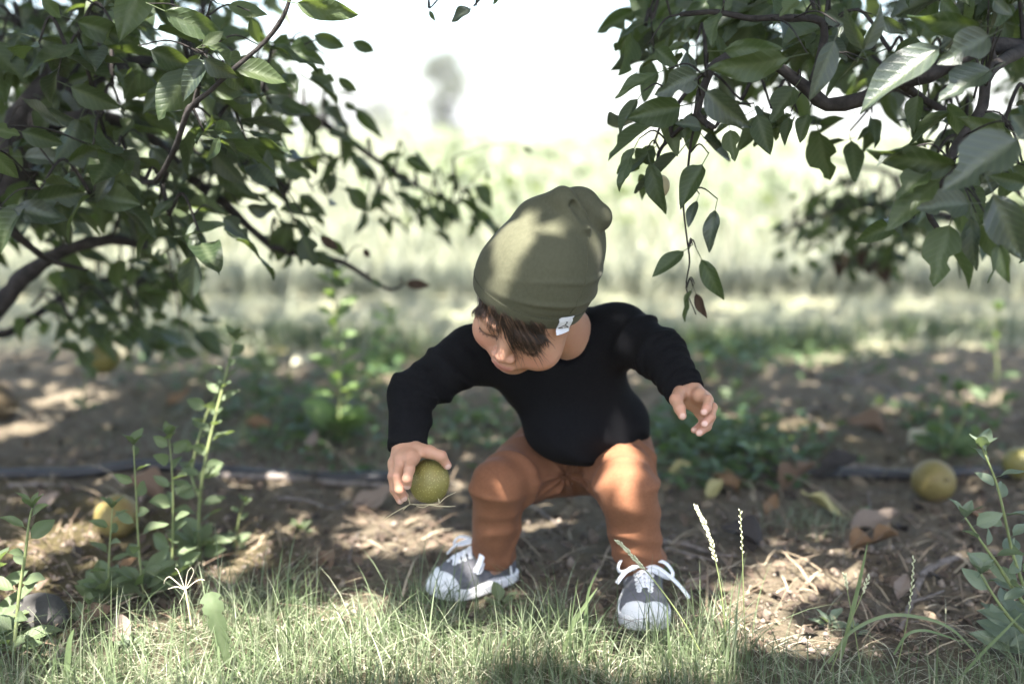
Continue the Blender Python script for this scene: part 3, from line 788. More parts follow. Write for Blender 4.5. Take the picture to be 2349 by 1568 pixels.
for u, v, r in [(150, 925, .075), (215, 925, .06), (60, 975, .07), (20, 985, .06), (330, 850, .04), (480, 830, .05), (120, 1245, .06), (60, 1260, .05), (200, 1235, .04), (545, 1112, .05), (610, 1106, .05),
                (620, 1215, .055), (560, 1240, .04), (680, 1200, .045), (860, 1205, .06), (930, 1200, .06), (790, 1235, .03), (900, 1260, .05), (1000, 1240, .05), (1160, 1235, .035), (1230, 1225, .04), (1290, 1215, .04), (1080, 1250, .03),
                (1260, 1490, .04), (1400, 1520, .04), (900, 1470, .05), (1000, 1500, .055), (1100, 1480, .04), (850, 1540, .05), (1050, 1555, .05), (330, 1500, .08), (420, 1470, .095), (500, 1470, .095), (580, 1490, .095), (260, 1560, .08), (400, 1560, .09), (520, 1560, .09), (640, 1460, .085), (700, 1440, .075), (760, 1420, .06), (820, 1400, .05), (700, 1540, .06), (60, 1350, .04), (30, 1440, .05),
                (1230, 1480, .035), (1190, 1500, .03), (1560, 1520, .035), (1480, 1540, .03), (1640, 1560, .03),
                (1750, 1370, .06), (1810, 1340, .065), (1870, 1315, .055), (1930, 1305, .045), (1690, 1400, .04), (1790, 1250, .03), (1710, 1440, .05), (1660, 1465, .05), (1770, 1450, .055), (1850, 1455, .045),
                (1640, 980, .045), (1690, 975, .04), (1850, 985, .055), (2035, 940, .05), (2235, 912, .06), (2290, 905, .04), (1850, 835, .07), (1900, 820, .06), (2010, 790, .08), (1780, 985, .03), (650, 860, .05),
                (250, 815, .08), (560, 800, .06), (930, 780, .08), (1080, 720, .10), (1680, 700, .10), (1850, 690, .10), (760, 700, .1), (2100, 700, .08), (1400, 680, .08), (600, 660, .1), (2250, 800, .05)]:
    fleck(ground_at(u, v), r)
for u, v, Y, r in [(1180, 528, 1.385, .038), (1208, 510, 1.39, .034), (1158, 548, 1.38, .018), (1235, 496, 1.395, .020), (1132, 645, 1.375, .009), (1424, 1015, 1.575, .026), (1424, 1055, 1.55, .028), (1436, 1100, 1.50, .026), (1448, 1150, 1.46, .022), (1160, 1190, 1.49, .011),
                   (1435, 800, 1.50, .006), (1090, 1300, 1.55, .02), (430, 1320, 1.42, .05), (775, 930, 2.42, .05), (770, 830, 2.42, .05), (770, 720, 2.42, .05), (388, 1000, 1.55, .03), (460, 1180, 1.62, .03), (40, 1400, 1.37, .035), (880, 780, 2.9, .06), (300, 1030, 1.52, .02), (490, 960, 1.62, .03)]:
    fleck(at(u, v, Y), r)
FC = np.array([f[0] for f in FLECK]); FR = np.array([f[1] + .001 for f in FLECK])
gC = np.random.default_rng(77)


def crown_leaves(x0, x1, y0, y1, zlo, zhi, sp, seed, side):
    gg = np.random.default_rng(seed); out = []
    nx, ny = int((x1 - x0) / sp), int((y1 - y0) / sp)
    gx_, gy_ = np.meshgrid(np.arange(nx), np.arange(ny), indexing='ij')
    g = np.stack([x0 + (gx_.ravel() + gg.random(nx * ny)) * sp, y0 + (gy_.ravel() + gg.random(nx * ny)) * sp], 1)
    ed = .45 * wob(np.c_[g, 0 * g[:, 0]], 2.6, 91, 3)
    k = (g[:, 0] > x0 + .3 + ed) & (g[:, 0] < x1 - .3 + ed) & (g[:, 1] > y0 + ed * .4) & (g[:, 1] < y1 - .2 + ed)
    g = g[k]
    dmin = np.min(np.linalg.norm(g[:, None, :] - FC[None], axis=2) - FR[None], axis=1)
    thin_ = gg.random(len(g)) < np.interp(g[:, 1], [0, 2.7, 3.4, 5.2], [1, 1, .62, .40])
    g = g[(dmin > .009) & thin_]
    z = gg.uniform(zlo, zhi, len(g)); P = np.stack([g[:, 0] + SX * z, g[:, 1] + SY * z, z], 1)
    uu, vv = proj(P); ok = ~((P[:, 1] > .1) & (vv > -70) & (uu > -200) & (uu < 2550)); P = P[ok]
    own = P[:, 0] < .25 + .3 * wob(P, 2, 95, 2)
    return P[own if side < 0 else ~own]


def crown_mesh(P, seed):
    gg = np.random.default_rng(seed); n = len(P)
    az = gg.uniform(0, 6.283, n); d = np.stack([np.cos(az), np.sin(az), gg.normal(-.25, .25, n)], 1); d /= np.linalg.norm(d, axis=1)[:, None]
    nn = np.stack([gg.normal(0, .35, n), gg.normal(0, .35, n), np.ones(n)], 1); s = np.cross(nn, d); s /= np.linalg.norm(s, axis=1)[:, None]; nr = np.cross(d, s)
    L = gg.uniform(.065, .095, n); W = L * gg.uniform(.42, .58, n)
    tpl = [(-.5, 0, 0), (-.22, -.42, .06), (-.22, .42, .06), (.08, -.5, .08), (.08, .5, .08), (.32, -.27, .03), (.32, .27, .03), (.55, 0, -.06), (-.15, 0, 0), (.2, 0, 0)]
    V = np.stack([P + d * (L * a)[:, None] + s * (W * b)[:, None] + nr * (L * c)[:, None] for a, b, c in tpl], 1).reshape(-1, 3)
    q = [(0, 1, 8), (0, 8, 2), (1, 3, 8), (8, 4, 2), (3, 9, 8), (8, 9, 4), (3, 5, 9), (9, 6, 4), (5, 7, 9), (9, 7, 6)]
    F = (np.arange(n) * 10)[:, None, None] + np.array(q)[None]
    return V, F.reshape(-1, 3), np.repeat(gg.random(n), 10)


for tree, side in ((TL, -1), (TR, 1)):
    P = np.concatenate([crown_leaves(-3.0, 2.7, .95, 5.2, 1.70, 2.9, .050, 501 + k, side) for k in range(4)])
    P = np.concatenate([P] + [crown_leaves(-.75, .95, 1.15, 2.35, 1.8, 2.9, .050, 551 + k, side) for k in range(3)])  # extra leaf layers added to keep the child in shade
    V, F, Rr = crown_mesh(P, 600 + side)
    add('upper_foliage', mesh_from('upper_foliage', V - tree.base, F, True, {'rnd': Rr}), M_leaf, tree.root, kind='stuff')  # unseen leaves, laid out for the shade and flecks they cast
    b = tree.base
    for k in range(5):
        e = P[int(gC.integers(len(P)))]; top = b + V3(.1 * -side, -.1, 1.25)
        tree.branch([top, (top + e) / 2 + V3(0, 0, .15), e + V3(0, 0, .05)], .028, .006)

# ------------------------------------------------------------------ far trees and hedge plants across the field
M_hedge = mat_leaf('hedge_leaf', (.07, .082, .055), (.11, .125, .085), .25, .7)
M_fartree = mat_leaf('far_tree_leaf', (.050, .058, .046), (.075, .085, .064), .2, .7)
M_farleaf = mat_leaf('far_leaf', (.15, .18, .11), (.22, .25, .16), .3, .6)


def far_tree(c, h, w, label, seed, crown0=.12, name='far_tree', group=None, n=1900):
    gg = np.random.default_rng(seed); r = thing(name, c, label, 'tree' if name == 'far_tree' else 'shrub', group)
    m = MB(); m.add(*tube([(0, 0, -.1), (w * .03, 0, h * .4), (0, w * .02, h * .85)], [w * .09, w * .06, w * .015], 7)); add('trunk', m.mesh('trunk'), M_wood, r)
    P = []
    for k in range(16):
        t = gg.uniform(crown0, 1.0); rad = w * .5 * (math.sin(math.pi * min(.97, (t - crown0) / (1 - crown0) * .86 + .12)) ** .8) * gg.uniform(.35, 1)
        a = gg.uniform(0, 6.28); c0 = V3(rad * math.cos(a), rad * math.sin(a), t * h)
        P.append(c0 + gg.normal(size=(n // 16, 3)) * np.array([w * .12, w * .12, h * .06]))
    P = np.concatenate(P); nn = len(P); sz = gg.uniform(.05, .11, nn) * (h / 4) ** .5 * 1.6
    d = gg.normal(size=(nn, 3)); d /= np.linalg.norm(d, axis=1)[:, None]; s = np.cross(d, gg.normal(size=(nn, 3))); s /= np.linalg.norm(s, axis=1)[:, None]
    V = np.stack([P - d * sz[:, None], P + s * sz[:, None] * .6, P + d * sz[:, None], P - s * sz[:, None] * .6], 1).reshape(-1, 3)
    F = (np.arange(nn) * 4)[:, None] + np.array([[0, 1, 2, 3]])
    add('crown', mesh_from('crown', V, F, False, {'rnd': np.repeat(gg.random(nn), 4)}), M_fartree if name == 'far_tree' else M_hedge, r)
    return r


def far_at(u, Y): p = at(u, 300, Y); return (p[0], Y, float(ground_z(p[0], Y)[0]))


far_tree(far_at(1012, 62), 4.6, 2.6, 'slender pale tree alone on the horizon above the field', 1)
far_tree(far_at(868, 75), 3.2, 1.9, 'faint thin tree left of the taller one on the horizon', 2)
far_tree(far_at(760, 70), 2.4, 3.2, 'low rounded far tree behind the drooping left branches', 3)
for i, (u, Y, h, w) in enumerate([(640, 66, 2.2, 4.4), (930, 58, 1.7, 3.4), (1100, 64, 1.2, 3.6), (1220, 70, .9, 3.8), (1330, 66, 1.1, 3.6), (1420, 60, 1.5, 3.2), (1560, 64, 1.3, 4.0), (1720, 62, 1.5, 4.2), (1900, 66, 1.5, 4.4), (2100, 60, 1.6, 4.4), (480, 60, 1.6, 4.4), (300, 64, 1.7, 4.6), (2300, 62, 1.5, 4.2), (100, 60, 1.5, 4.4)]):
    lab = ['pale low hedge shrub on the horizon, %s' % w_ for w_ in ('below the left tree\'s drooping branch', 'left of the slender tree', 'just right of the slender tree', 'above the beanie\'s left side', 'above the top of the beanie', 'at the right tree\'s leaf tips', 'behind the hanging right twig', 'behind the right tree\'s lower leaves',
           'above the blurred bough', 'behind the right tree\'s big leaves', 'behind the left tree\'s hanging leaves', 'in the middle of the left tree', 'at the right picture edge', 'near the left picture edge')][i]
    far_tree(far_at(u, Y), h, w, lab, 20 + i, .0, 'hedge_shrub', 'shrubs along the horizon', 420)
# bushy plants standing in the sunny field
gF = np.random.default_rng(88)
mf = []
for i in range(150):
    y = 6.2 + 26 * gF.random() ** 1.5; x = gF.uniform(-1, 1) * (y * .55 + .5); c = V3(x, y, float(ground_z(x, y)[0])); h = gF.uniform(.18, .5) * (1 + y / 40); n = 46
    P = c + gF.normal(size=(n, 3)) * np.array([h * .45, h * .45, h * .25]) + V3(0, 0, h * .55); P[:, 2] = np.maximum(P[:, 2], c[2] + .02)
    d = gF.normal(size=(n, 3)); d /= np.linalg.norm(d, axis=1)[:, None]; s = np.cross(d, gF.normal(size=(n, 3))); s /= np.linalg.norm(s, axis=1)[:, None]; sz = gF.uniform(.03, .07, n) * (1 + y / 30)
    V = np.stack([P - d * sz[:, None], P + s * sz[:, None] * .55, P + d * sz[:, None], P - s * sz[:, None] * .55], 1).reshape(-1, 3)
    mf.append((V, (np.arange(n) * 4)[:, None] + np.array([[0, 1, 2, 3]]), np.repeat(gF.random(n), 4)))
V, F, Rr = join(mf); add('field_weeds', mesh_from('field_weeds', V, F, False, {'rnd': Rr}), M_farleaf, kind='stuff', label='bushy green weeds scattered through the sunny field', cat='weeds')
# ------------------------------------------------------------------ the child
M_skin_t = NT('skin')
_c = M_skin_t.coord(); _a = M_skin_t.n.new('ShaderNodeAttribute'); _a.attribute_name = 'tint'
_f = M_skin_t.noise(90, 4, .6, _c); _f2 = M_skin_t.noise(1500, 2, .5, _c)
_cc = M_skin_t.mix(M_skin_t.ramp(_f, [(.3, (0, 0, 0)), (.75, (.5, .5, .5))]), _a.outputs['Color'], (.40, .185, .125))
M_skin = M_skin_t.done(M_skin_t.principled(_cc, .55, M_skin_t.bump(_f2, .12, .0003), .4, 0, .12, (.012, .005, .003)))
M_hat = mat_cloth('olive_jersey', (.066, .066, .040), 1400, .10, .04)
M_hat_dark = mat_cloth('dark_olive_thread', (.030, .030, .020), 900, .1, 0)
M_shirt = mat_cloth('black_jersey', (.0034, .0036, .0046), 1400, .15, 0, .92, .09)
M_trousers = mat_cloth('rust_jersey', (.178, .076, .038), 1100, .10, .04)
M_canvas = mat_cloth('grey_canvas', (.125, .125, .135), 700, .4, 0)
M_rubber = mat_plain('white_rubber', (.80, .80, .78), .45, .4, 30, .08, .1, .0006)
M_lace = mat_cloth('white_cotton', (.74, .74, .75), 900, .08, .2)
M_stripe = mat_plain('dark_rubber', (.03, .03, .04), .5, .4)
M_tag = mat_cloth('white_ribbon', (.62, .63, .66), 900, .05, .1)
M_ink = mat_plain('black_ink', (.012, .012, .016), .7, .2)
M_hair_t = NT('brown_hair')
_oi = M_hair_t.n.new('ShaderNodeAttribute'); _oi.attribute_name = 'rnd'
_hc = M_hair_t.ramp(_oi.outputs['Fac'], [(0, (.014, .0085, .006)), (.75, (.040, .023, .015)), (1, (.16, .088, .052))])
M_hair = M_hair_t.done(M_hair_t.principled(_hc, .42, None, .5))


def rot3(yaw, pitch, roll):
    cy, sy = math.cos(yaw), math.sin(yaw); cp, sp = math.cos(pitch), math.sin(pitch); cr, sr = math.cos(roll), math.sin(roll)
    Rz = np.array([[cy, -sy, 0], [sy, cy, 0], [0, 0, 1]]); Rx = np.array([[1, 0, 0], [0, cp, -sp], [0, sp, cp]])
    Ry = np.array([[cr, 0, sr], [0, 1, 0], [-sr, 0, cr]])
    return Ry @ Rz @ Rx


HR = rot3(R_(-17), R_(46), R_(22))
HC = at(1227, 668, 1.445)                       # middle of the head


def head_local(P): return (P - HC) @ HR
def head_world(q): return HC + np.asarray(q) @ HR.T


def head_sdf(q):
    d = ell(q, (0, .012, .022), (.0665, .0800, .076))
    d = smin(d, ell(q, (0, -.026, -.034), (.0545, .050, .056)), .035)
    for s in (-1, 1):
        d = smin(d, ell(q, (s * .033, -.044, -.052), (.028, .0275, .026)), .02)
        d = smax(d, -ell(q, (s * .029, -.090, -.014), (.015, .013, .0105)), .014)       # socket
        d = smin(d, ell(q, (s * .029, -.0625, -.016), (.0160, .0150, .0115)), .004)      # closed lid
        d = smin(d, cap(q, (s * .016, -.0765, .001), (s * .040, -.068, -.001), .0042, .0035), .012)   # brow
    d = smin(d, ell(q, (0, -.056, -.086), (.021, .018, .015)), .022)                     # chin
    d = smin(d, cap(q, (0, -.070, -.008), (0, -.0870, -.038), .0058, .0080), .013)       # nose
    for s in (-1, 1):
        d = smin(d, ell(q, (s * .0098, -.0825, -.0415), (.0066, .0074, .0056)), .005)
        d = smax(d, -ell(q, (s * .0055, -.0895, -.0465), (.0028, .0034, .0022)), .002)
    d = smin(d, ell(q, (0, -.070, -.060), (.022, .013, .015)), .012)                     # mouth mound
    d = smin(d, ell(q, (0, -.0815, -.0625), (.0155, .0055, .0042)), .005)                # upper lip
    d = smin(d, ell(q, (0, -.0785, -.0705), (.0130, .0060, .0046)), .004)                # lower lip
    d = smax(d, -cap(q, (-.015, -.086, -.0668), (.015, -.086, -.0668), .0013, .0013), .003)
    d = smax(d, -cap(q, (0, -.0905, -.0525), (0, -.090, -.0575), .003, .0025), .004)     # philtrum
    return d


def atl(*pts): return [at(*p) for p in pts]


NECK0 = head_world((0, .030, -.055)); NECK1 = at(1316, 785, 1.582)
# joints of the body
SH_R, EL_R, WR_R = atl((1078, 812, 1.555), (942, 905, 1.475), (934, 1030, 1.425))
SH_L, EL_L, WR_L = atl((1430, 768, 1.575), (1520, 812, 1.515), (1574, 902, 1.462))
CHEST, BELLY, PELV = atl((1292, 868, 1.60), (1322, 960, 1.640), (1335, 1030, 1.690))
HIP_R, KN_R, AN_R = atl((1254, 1052, 1.680), (1140, 1114, 1.552), (1132, 1272, 1.597))
HIP_L, KN_L, AN_L = atl((1410, 1042, 1.665), (1440, 1126, 1.508), (1474, 1296, 1.540))

# hand that grips the pear (child's right, on the left of the picture)
PEAR = at(986, 1102, 1.405)
hr_wrist = at(936, 1024, 1.425)
hr_mcp = atl((944, 1050, 1.385), (922, 1054, 1.392), (908, 1062, 1.412), (908, 1068, 1.435))
hr_f = [
    [hr_mcp[0], *atl((939, 1076, 1.362), (934, 1098, 1.357), (934, 1113, 1.362))],
    [hr_mcp[1], *atl((912, 1092, 1.372), (917, 1122, 1.367), (926, 1140, 1.373))],
    [hr_mcp[2], *atl((901, 1092, 1.402), (905, 1122, 1.400), (918, 1147, 1.400))],
    [hr_mcp[3], *atl((904, 1090, 1.436), (913, 1118, 1.440), (930, 1136, 1.438))]]
hr_thumb = atl((958, 1030, 1.405), (985, 1036, 1.390), (1012, 1046, 1.388), (1026, 1067, 1.392))
# open hand (child's left)
hl_wrist = at(1578, 900, 1.462)
hl_mcp = atl((1606, 907, 1.428), (1617, 916, 1.437), (1617, 930, 1.447), (1608, 942, 1.456))
hl_f = [
    [hl_mcp[0], *atl((1625, 917, 1.407), (1622, 935, 1.392), (1615, 945, 1.388))],
    [hl_mcp[1], *atl((1634, 934, 1.416), (1629, 956, 1.400), (1616, 972, 1.394))],
    [hl_mcp[2], *atl((1631, 955, 1.430), (1622, 978, 1.417), (1604, 992, 1.412))],
    [hl_mcp[3], *atl((1613, 966, 1.448), (1604, 979, 1.440), (1592, 986, 1.432))]]
hl_thumb = atl((1560, 900, 1.440), (1551, 916, 1.418), (1559, 936, 1.404), (1565, 953, 1.400))


def hand_sdf(P, wrist, arm, mcp, fing, thumb, fr, palm_r):
    d = cap(P, arm, wrist, .0185, .0165)
    pal = None
    for m in mcp:
        e = cap(P, wrist * .75 + np.mean(mcp, 0) * .25, m, palm_r * 1.15, palm_r)
        pal = e if pal is None else smin(pal, e, .010)
    d = smin(d, pal, .012)
    th = chain(P, thumb, [.0095, .0080, .0068, .0055], .004)
    d = smin(d, th, .009)
    fs = None
    for i, f in enumerate(fing):
        k = (1.0, 1.03, .97, .84)[i] * fr
        e = chain(P, f, [k * 1.12, k, k * .93, k * .80], .0025)
        fs = e if fs is None else smin(fs, e, .0012)
    return smin(d, fs, .0055)


hand_r = lambda P: hand_sdf(P, hr_wrist, EL_R * .35 + WR_R * .65, hr_mcp, hr_f, hr_thumb, .0066, .0105)
hand_l = lambda P: hand_sdf(P, hl_wrist, EL_L * .35 + WR_L * .65, hl_mcp, hl_f, hl_thumb, .0062, .0100)


def bounds(pts, pad=0):
    p = np.array(pts); return p.min(0) - pad, p.max(0) + pad


_hrb = bounds([hr_wrist, EL_R * .35 + WR_R * .65, *hr_mcp, *[j for f in hr_f for j in f], *hr_thumb])
_hlb = bounds([hl_wrist, EL_L * .35 + WR_L * .65, *hl_mcp, *[j for f in hl_f for j in f], *hl_thumb])


def body_sdf(P):
    d = boxed(P, HC - .13, HC + .13, lambda p: head_sdf(head_local(p)), .01)
    core = smin(cap(P, NECK0, NECK1, .0370, .0385), ell(P, at(1316, 850, 1.620), (.055, .035, .045)), .02)
    core = smin(core, cap(P, CHEST, BELLY, .05, .055), .03)
    core = smin(core, cap(P, BELLY, PELV, .055, .05), .03)
    for a, b, c in ((SH_R, EL_R, WR_R), (SH_L, EL_L, WR_L)):
        core = smin(core, cap(P, CHEST + (a - CHEST) * .35, a, .026, .022), .02)
        core = smin(core, chain(P, [a, b, b * .35 + c * .65], [.021, .018, .016], .006), .01)
    for a, b, c in ((HIP_R, KN_R, AN_R), (HIP_L, KN_L, AN_L)):
        core = smin(core, chain(P, [PELV, a, b, c + V3(0, 0, -.012)], [.04, .034, .024, .018], .01), .02)
    d = smin(d, core, .012)
    d = smin(d, boxed(P, *_hrb, hand_r), .004)
    d = smin(d, boxed(P, *_hlb, hand_l), .004)
    return d


child = thing('person', (0.07, 1.56, 0),
              'toddler in olive beanie, black top and rust leggings crouching to pick up a pear', 'child')
CO = np.array(child.location)


def part(name, v, f, mat, parent=child, label=None, attrs=None, smooth=True):
    off = CO if parent is not None else 0
    return add(name, mesh_from(name, v - off, f, smooth, attrs), mat, parent, label)


_lo, _hi = bounds([HC, KN_R, KN_L, AN_R, AN_L, PELV, SH_R, SH_L, WR_R, WR_L], .16)
bv, bf = sdf_mesh(body_sdf, _lo, _hi, .0016)
# skin tint: lips, cheeks, nails, finger tips
ql = head_local(bv); tint = np.tile(V3(.44, .250, .158), (len(bv), 1))


def paint(mask, col):
    global tint
    mask = np.clip(mask, 0, 1)[:, None]; tint = tint * (1 - mask) + np.array(col) * mask


near = lambda c, r: np.exp(-(((ql - np.array(c)) / np.array(r)) ** 2).sum(1))
for s in (-1, 1): paint(.55 * near((s * .036, -.07, -.048), (.024, .03, .018)), (.60, .25, .17))
paint(.4 * near((0, -.094, -.040), (.012, .012, .010)), (.60, .26, .19))
lips = (np.abs(ql[:, 2] + .0665) < .0078) & (np.abs(ql[:, 0]) < .0165) & (ql[:, 1] < -.071)
paint(lips * (1 - sstep(.010, .0165, np.abs(ql[:, 0]))) * .9, (.36, .135, .105))
for s in (-1, 1):   # dark lash line where the lids meet, and the brows
    lx = np.abs(ql[:, 0] - s * .029)
    zc = -.0235 + .0045 * (lx / .016) ** 2
    paint((np.abs(ql[:, 2] - zc) < .0016) * (lx < .0155) * (ql[:, 1] < -.05) * .9, (.03, .015, .012))
    bz = .0035 - .004 * ((ql[:, 0] - s * .029) / .018) ** 2
    paint(sstep(.0042, .0012, np.abs(ql[:, 2] - bz)) * (lx < .018) * (ql[:, 1] < -.05) * .55, (.06, .03, .02))
for hd in (hr_f + [hr_thumb], hl_f + [hl_thumb]):
    for f in hd:
        tipd = np.linalg.norm(bv - f[-1], axis=1)
        paint(.5 * sstep(.016, .006, tipd), (.60, .28, .20))
        ax = unit(f[-1] - f[-2]); toward = unit(np.array([0, 0, CAM_H]) * .5 + V3(0, 0, .9) - f[-1])
        toward = unit(toward - ax * (toward @ ax) + V3(0, -1.0, 0) * .8)
        nc = f[-1] + ax * .001 + toward * .0052
        paint(.85 * sstep(.0052, .0036, np.linalg.norm(bv - nc, axis=1)), (.74, .52, .44))
        for j in (1, 2):   # knuckle creases
            kd = np.abs((bv - f[j]) @ unit(f[j + 1] - f[j - 1])); kr = np.linalg.norm(bv - f[j], axis=1) < .0095
            paint(.35 * kr * sstep(.0016, .0004, kd), (.40, .19, .13))
part('body', bv, bf, M_skin, attrs={'tint': tint})

# ---- shirt


def fold(x, sharp=1.6):
    return ((1 + np.cos(2 * x)) * .5) ** (sharp * .9)


def limb_t(P, a, b):
    ba = b - a; return ((P - a) @ ba) / (ba @ ba)


CUFF_R = WR_R + unit(WR_R - EL_R) * .001; CUFF_L = WR_L + unit(WR_L - EL_L) * .000


def shirt_sdf(P):
    tor = ell(P, CHEST + V3(-.004, .012, .006), (.094, .074, .076))
    tor = smin(tor, cap(P, SH_R + V3(.022, .012, -.004), SH_L + V3(-.02, .012, -.002), .040, .043), .045)
    tor = smin(tor, ell(P, BELLY + V3(.014, -.004, .004), (.083, .080, .066)), .040)
    tor = smin(tor, ell(P, at(1300, 986, 1.588), (.056, .064, .046)), .028)
    tor = smin(tor, ell(P, at(1422, 966, 1.640), (.042, .055, .036)), .020)
    n1 = wob(P, 38, 3, 2); n2 = wob(P, 16, 5, 2); n3 = wob(P, 45, 8, 1)
    tor = tor + .0022 * n1 * sstep(.42, .25, P[:, 2]) + .0015 * n2
    dg = (P - CHEST) @ unit(V3(.75, .0, .66))
    tor = tor - .0060 * fold(dg * 62 + 2.4 * n2, 1.8) * sstep(.02, -.04, P[:, 2] - BELLY[2])      # drag lines to the hip
    arms = None
    for a, b, c, cf, r in ((SH_R, EL_R, WR_R, CUFF_R, (.040, .0285, .0245)), (SH_L, EL_L, WR_L, CUFF_L, (.043, .0300, .0250))):
        e = chain(P, [a, b, cf + unit(cf - b) * .012], [r[0], r[1], r[2]], .014)
        t2 = limb_t(P, b, cf); t1 = limb_t(P, a, b)
        lean = (P - b) @ V3(.35, -.8, .2)
        e = e - .0058 * fold(t2 * 13 + 45 * lean + 2.4 * n2 + 1.0 * n1, 2.3) * sstep(-.35, .1, t2) * sstep(1.0, .75, t2) * np.clip(.55 + .8 * n3, 0, 1)
        e = e - .0062 * fold(t1 * 9 - 45 * lean + 2.2 * n2, 2.3) * sstep(.1, .45, t1) * sstep(1.25, .95, t1) * np.clip(.55 - .8 * n3, 0, 1)
        ax = unit(cf - b)
        e = smax(e, (P - cf) @ ax + .0015 * n1, .004)
        e = smin(e, np.maximum(np.abs((P - cf + ax * .006) @ ax) - .005, cap(P, cf - ax * .02, cf, r[2] + .0012, r[2] + .001)), .002)
        e = smax(e, -cap(P, cf - ax * .012, cf + ax * .03, r[2] * .80, r[2] * .86), .003)
        arms = e if arms is None else np.minimum(arms, e)
    d = smin(tor, arms, .022)
    # neckline
    nk = cap(P, at(1299, 786, 1.530), at(1282, 690, 1.585), .0295, .041)
    d = smax(d, -nk, .006)
    rib = np.abs(nk) - .0035
    d = np.where(rib < .002, d - .0008 * sstep(.002, -.001, rib), d)
    # raglan seams
    for s_, a in ((1, at(1345, 770, 1.53)), (-1, at(1120, 800, 1.50))):
        pl = (P - a) @ unit(V3(.8 * s_, .1, -.55 * 1)) if s_ > 0 else (P - a) @ unit(V3(-.8, .1, -.5))
        d = d + .0009 * np.exp(-(pl / .0016) ** 2) * (np.abs(P[:, 2] - .40) < .055)
    return d


_lo, _hi = bounds([SH_R, SH_L, EL_R, EL_L, WR_R, WR_L, PELV, CHEST], .11)
sv, sf = sdf_mesh(shirt_sdf, _lo, _hi, .0026)
part('shirt', sv, sf, M_shirt)

# ---- leggings


def trouser_sdf(P):
    n1 = wob(P, 42, 11, 2); n2 = wob(P, 17, 12, 2); n3 = wob(P, 50, 13, 1)
    d = ell(P, PELV + V3(0, .012, .0), (.092, .080, .072))
    legs = None
    for a, b, c, r, fl in ((HIP_R, KN_R, AN_R, (.0565, .0352, .0275), 1), (HIP_L, KN_L, AN_L, (.0560, .0385, .0290), 2)):
        shin = unit(c - b); end = c + shin * .004
        th = cap(P, a, b, r[0], r[1]); sh = cap(P, b, end + shin * .02, r[1] * .99, r[2])
        calf = ell(P, b * .60 + c * .40 + V3(0, .008, 0), (.0300, .034, .064))
        e = smin(th, smin(sh, calf, .010), .012)
        t = limb_t(P, b, end); lean = (P - b) @ V3(.45 * (1 if fl == 1 else -1), -.5, 0)
        e = e - .0055 * fold(t * 13 + 55 * lean + 3.2 * n2, 1.6) * sstep(-.25, .0, t) * sstep(.70, .25, t) * np.clip(.75 + .8 * n3, 0, 1)
        e = e - .0036 * fold(t * 13 + 70 * lean + 3.4 * n2, 1.6) * sstep(.40, .75, t) * np.clip(.75 + .7 * n3, 0, 1)
        tt = limb_t(P, a, b)
        e = e - .0050 * fold(tt * 9 + 45 * lean + 1.8 * n2, 2.6) * sstep(.15, .5, tt) * sstep(1.1, .7, tt)
        e = smax(e, (P - end) @ shin + .003 * n2, .004)
        e = smax(e, -cap(P, c - shin * .006, c + shin * .06, r[2] * .8, r[2] * .86), .003)
        legs = e if legs is None else smin(legs, e, .020)
    d = smin(d, legs, .03)
    cr = (P - at(1300, 1095, 1.60)); rad = np.arctan2(cr[:, 2], cr[:, 0] + 1e-6)
    w = np.exp(-(cr ** 2).sum(1) / .06 ** 2)
    d = d - .0048 * fold(rad * 4.5 + 1.6 * n2, 2.4) * w
    return d + .0006 * n1


_lo, _hi = bounds([HIP_R, HIP_L, KN_R, KN_L, AN_R, AN_L, PELV], .10)
tv, tf = sdf_mesh(trouser_sdf, _lo, _hi, .0024)
part('leggings', tv, tf, M_trousers)

# ---- beanie
H_A, H_B, H_C = at(1214, 650, 1.448), at(1268, 572, 1.458), at(1345, 488, 1.462)
H_U = head_world((0, 0, 1)) - HC


def brim_z(q): return .030 - .56 * (q[:, 1] + .085)


def hat_outer(P):
    q = head_local(P)
    d = ell(q, (0, .011, .020), (.0735, .0875, .0860))
    d = smin(d, cap(P, H_A, H_B, .0730, .0640), .014)
    d = smin(d, ell(P, at(1296, 550, 1.470), (.049, .060, .056)), .016)
    d = smin(d, cap(P, at(1228, 494, 1.450), at(1290, 457, 1.420), .018, .0135), .020)           # ridge along the crown
    d = smin(d, cap(P, at(1290, 457, 1.420), at(1338, 512, 1.408), .0135, .0110), .010)          # it turns down beside the tuck
    d = smin(d, cap(P, at(1328, 462, 1.450), at(1371, 499, 1.440), .0165, .0180), .004)          # folded tip
    d = smin(d, cap(P, at(1288, 458, 1.440), at(1338, 466, 1.456), .0140, .0170), .010)
    d = smax(d, -cap(P, at(1314, 470, 1.408), at(1348, 502, 1.398), .0060, .0095), .006)         # the tuck
    d = smax(d, -cap(P, at(1348, 496, 1.404), at(1396, 534, 1.425), .0090, .0060), .006)
    d = smax(d, -cap(P, at(1215, 470, 1.480), at(1275, 440, 1.455), .0040, .0040), .008)
    n1 = wob(P, 30, 21, 2); n2 = wob(P, 14, 22, 2)
    z = q[:, 2] - brim_z(q)
    side = sstep(-.05, .06, q[:, 0])
    d = d - .0022 * np.exp(-((z - .031 - .012 * side) / .0045) ** 2) * (.05 + 1.1 * side)          # roll above the hem
    d = d - .0019 * np.exp(-((z - .046 - .030 * side + .10 * q[:, 1]) / .005) ** 2) * side
    d = d + .0012 * np.exp(-((z - .0225) / .0032) ** 2) * (.3 + .7 * side)
    d = d + .0012 * n1 * sstep(.02, .06, z) + .0015 * n2
    return d


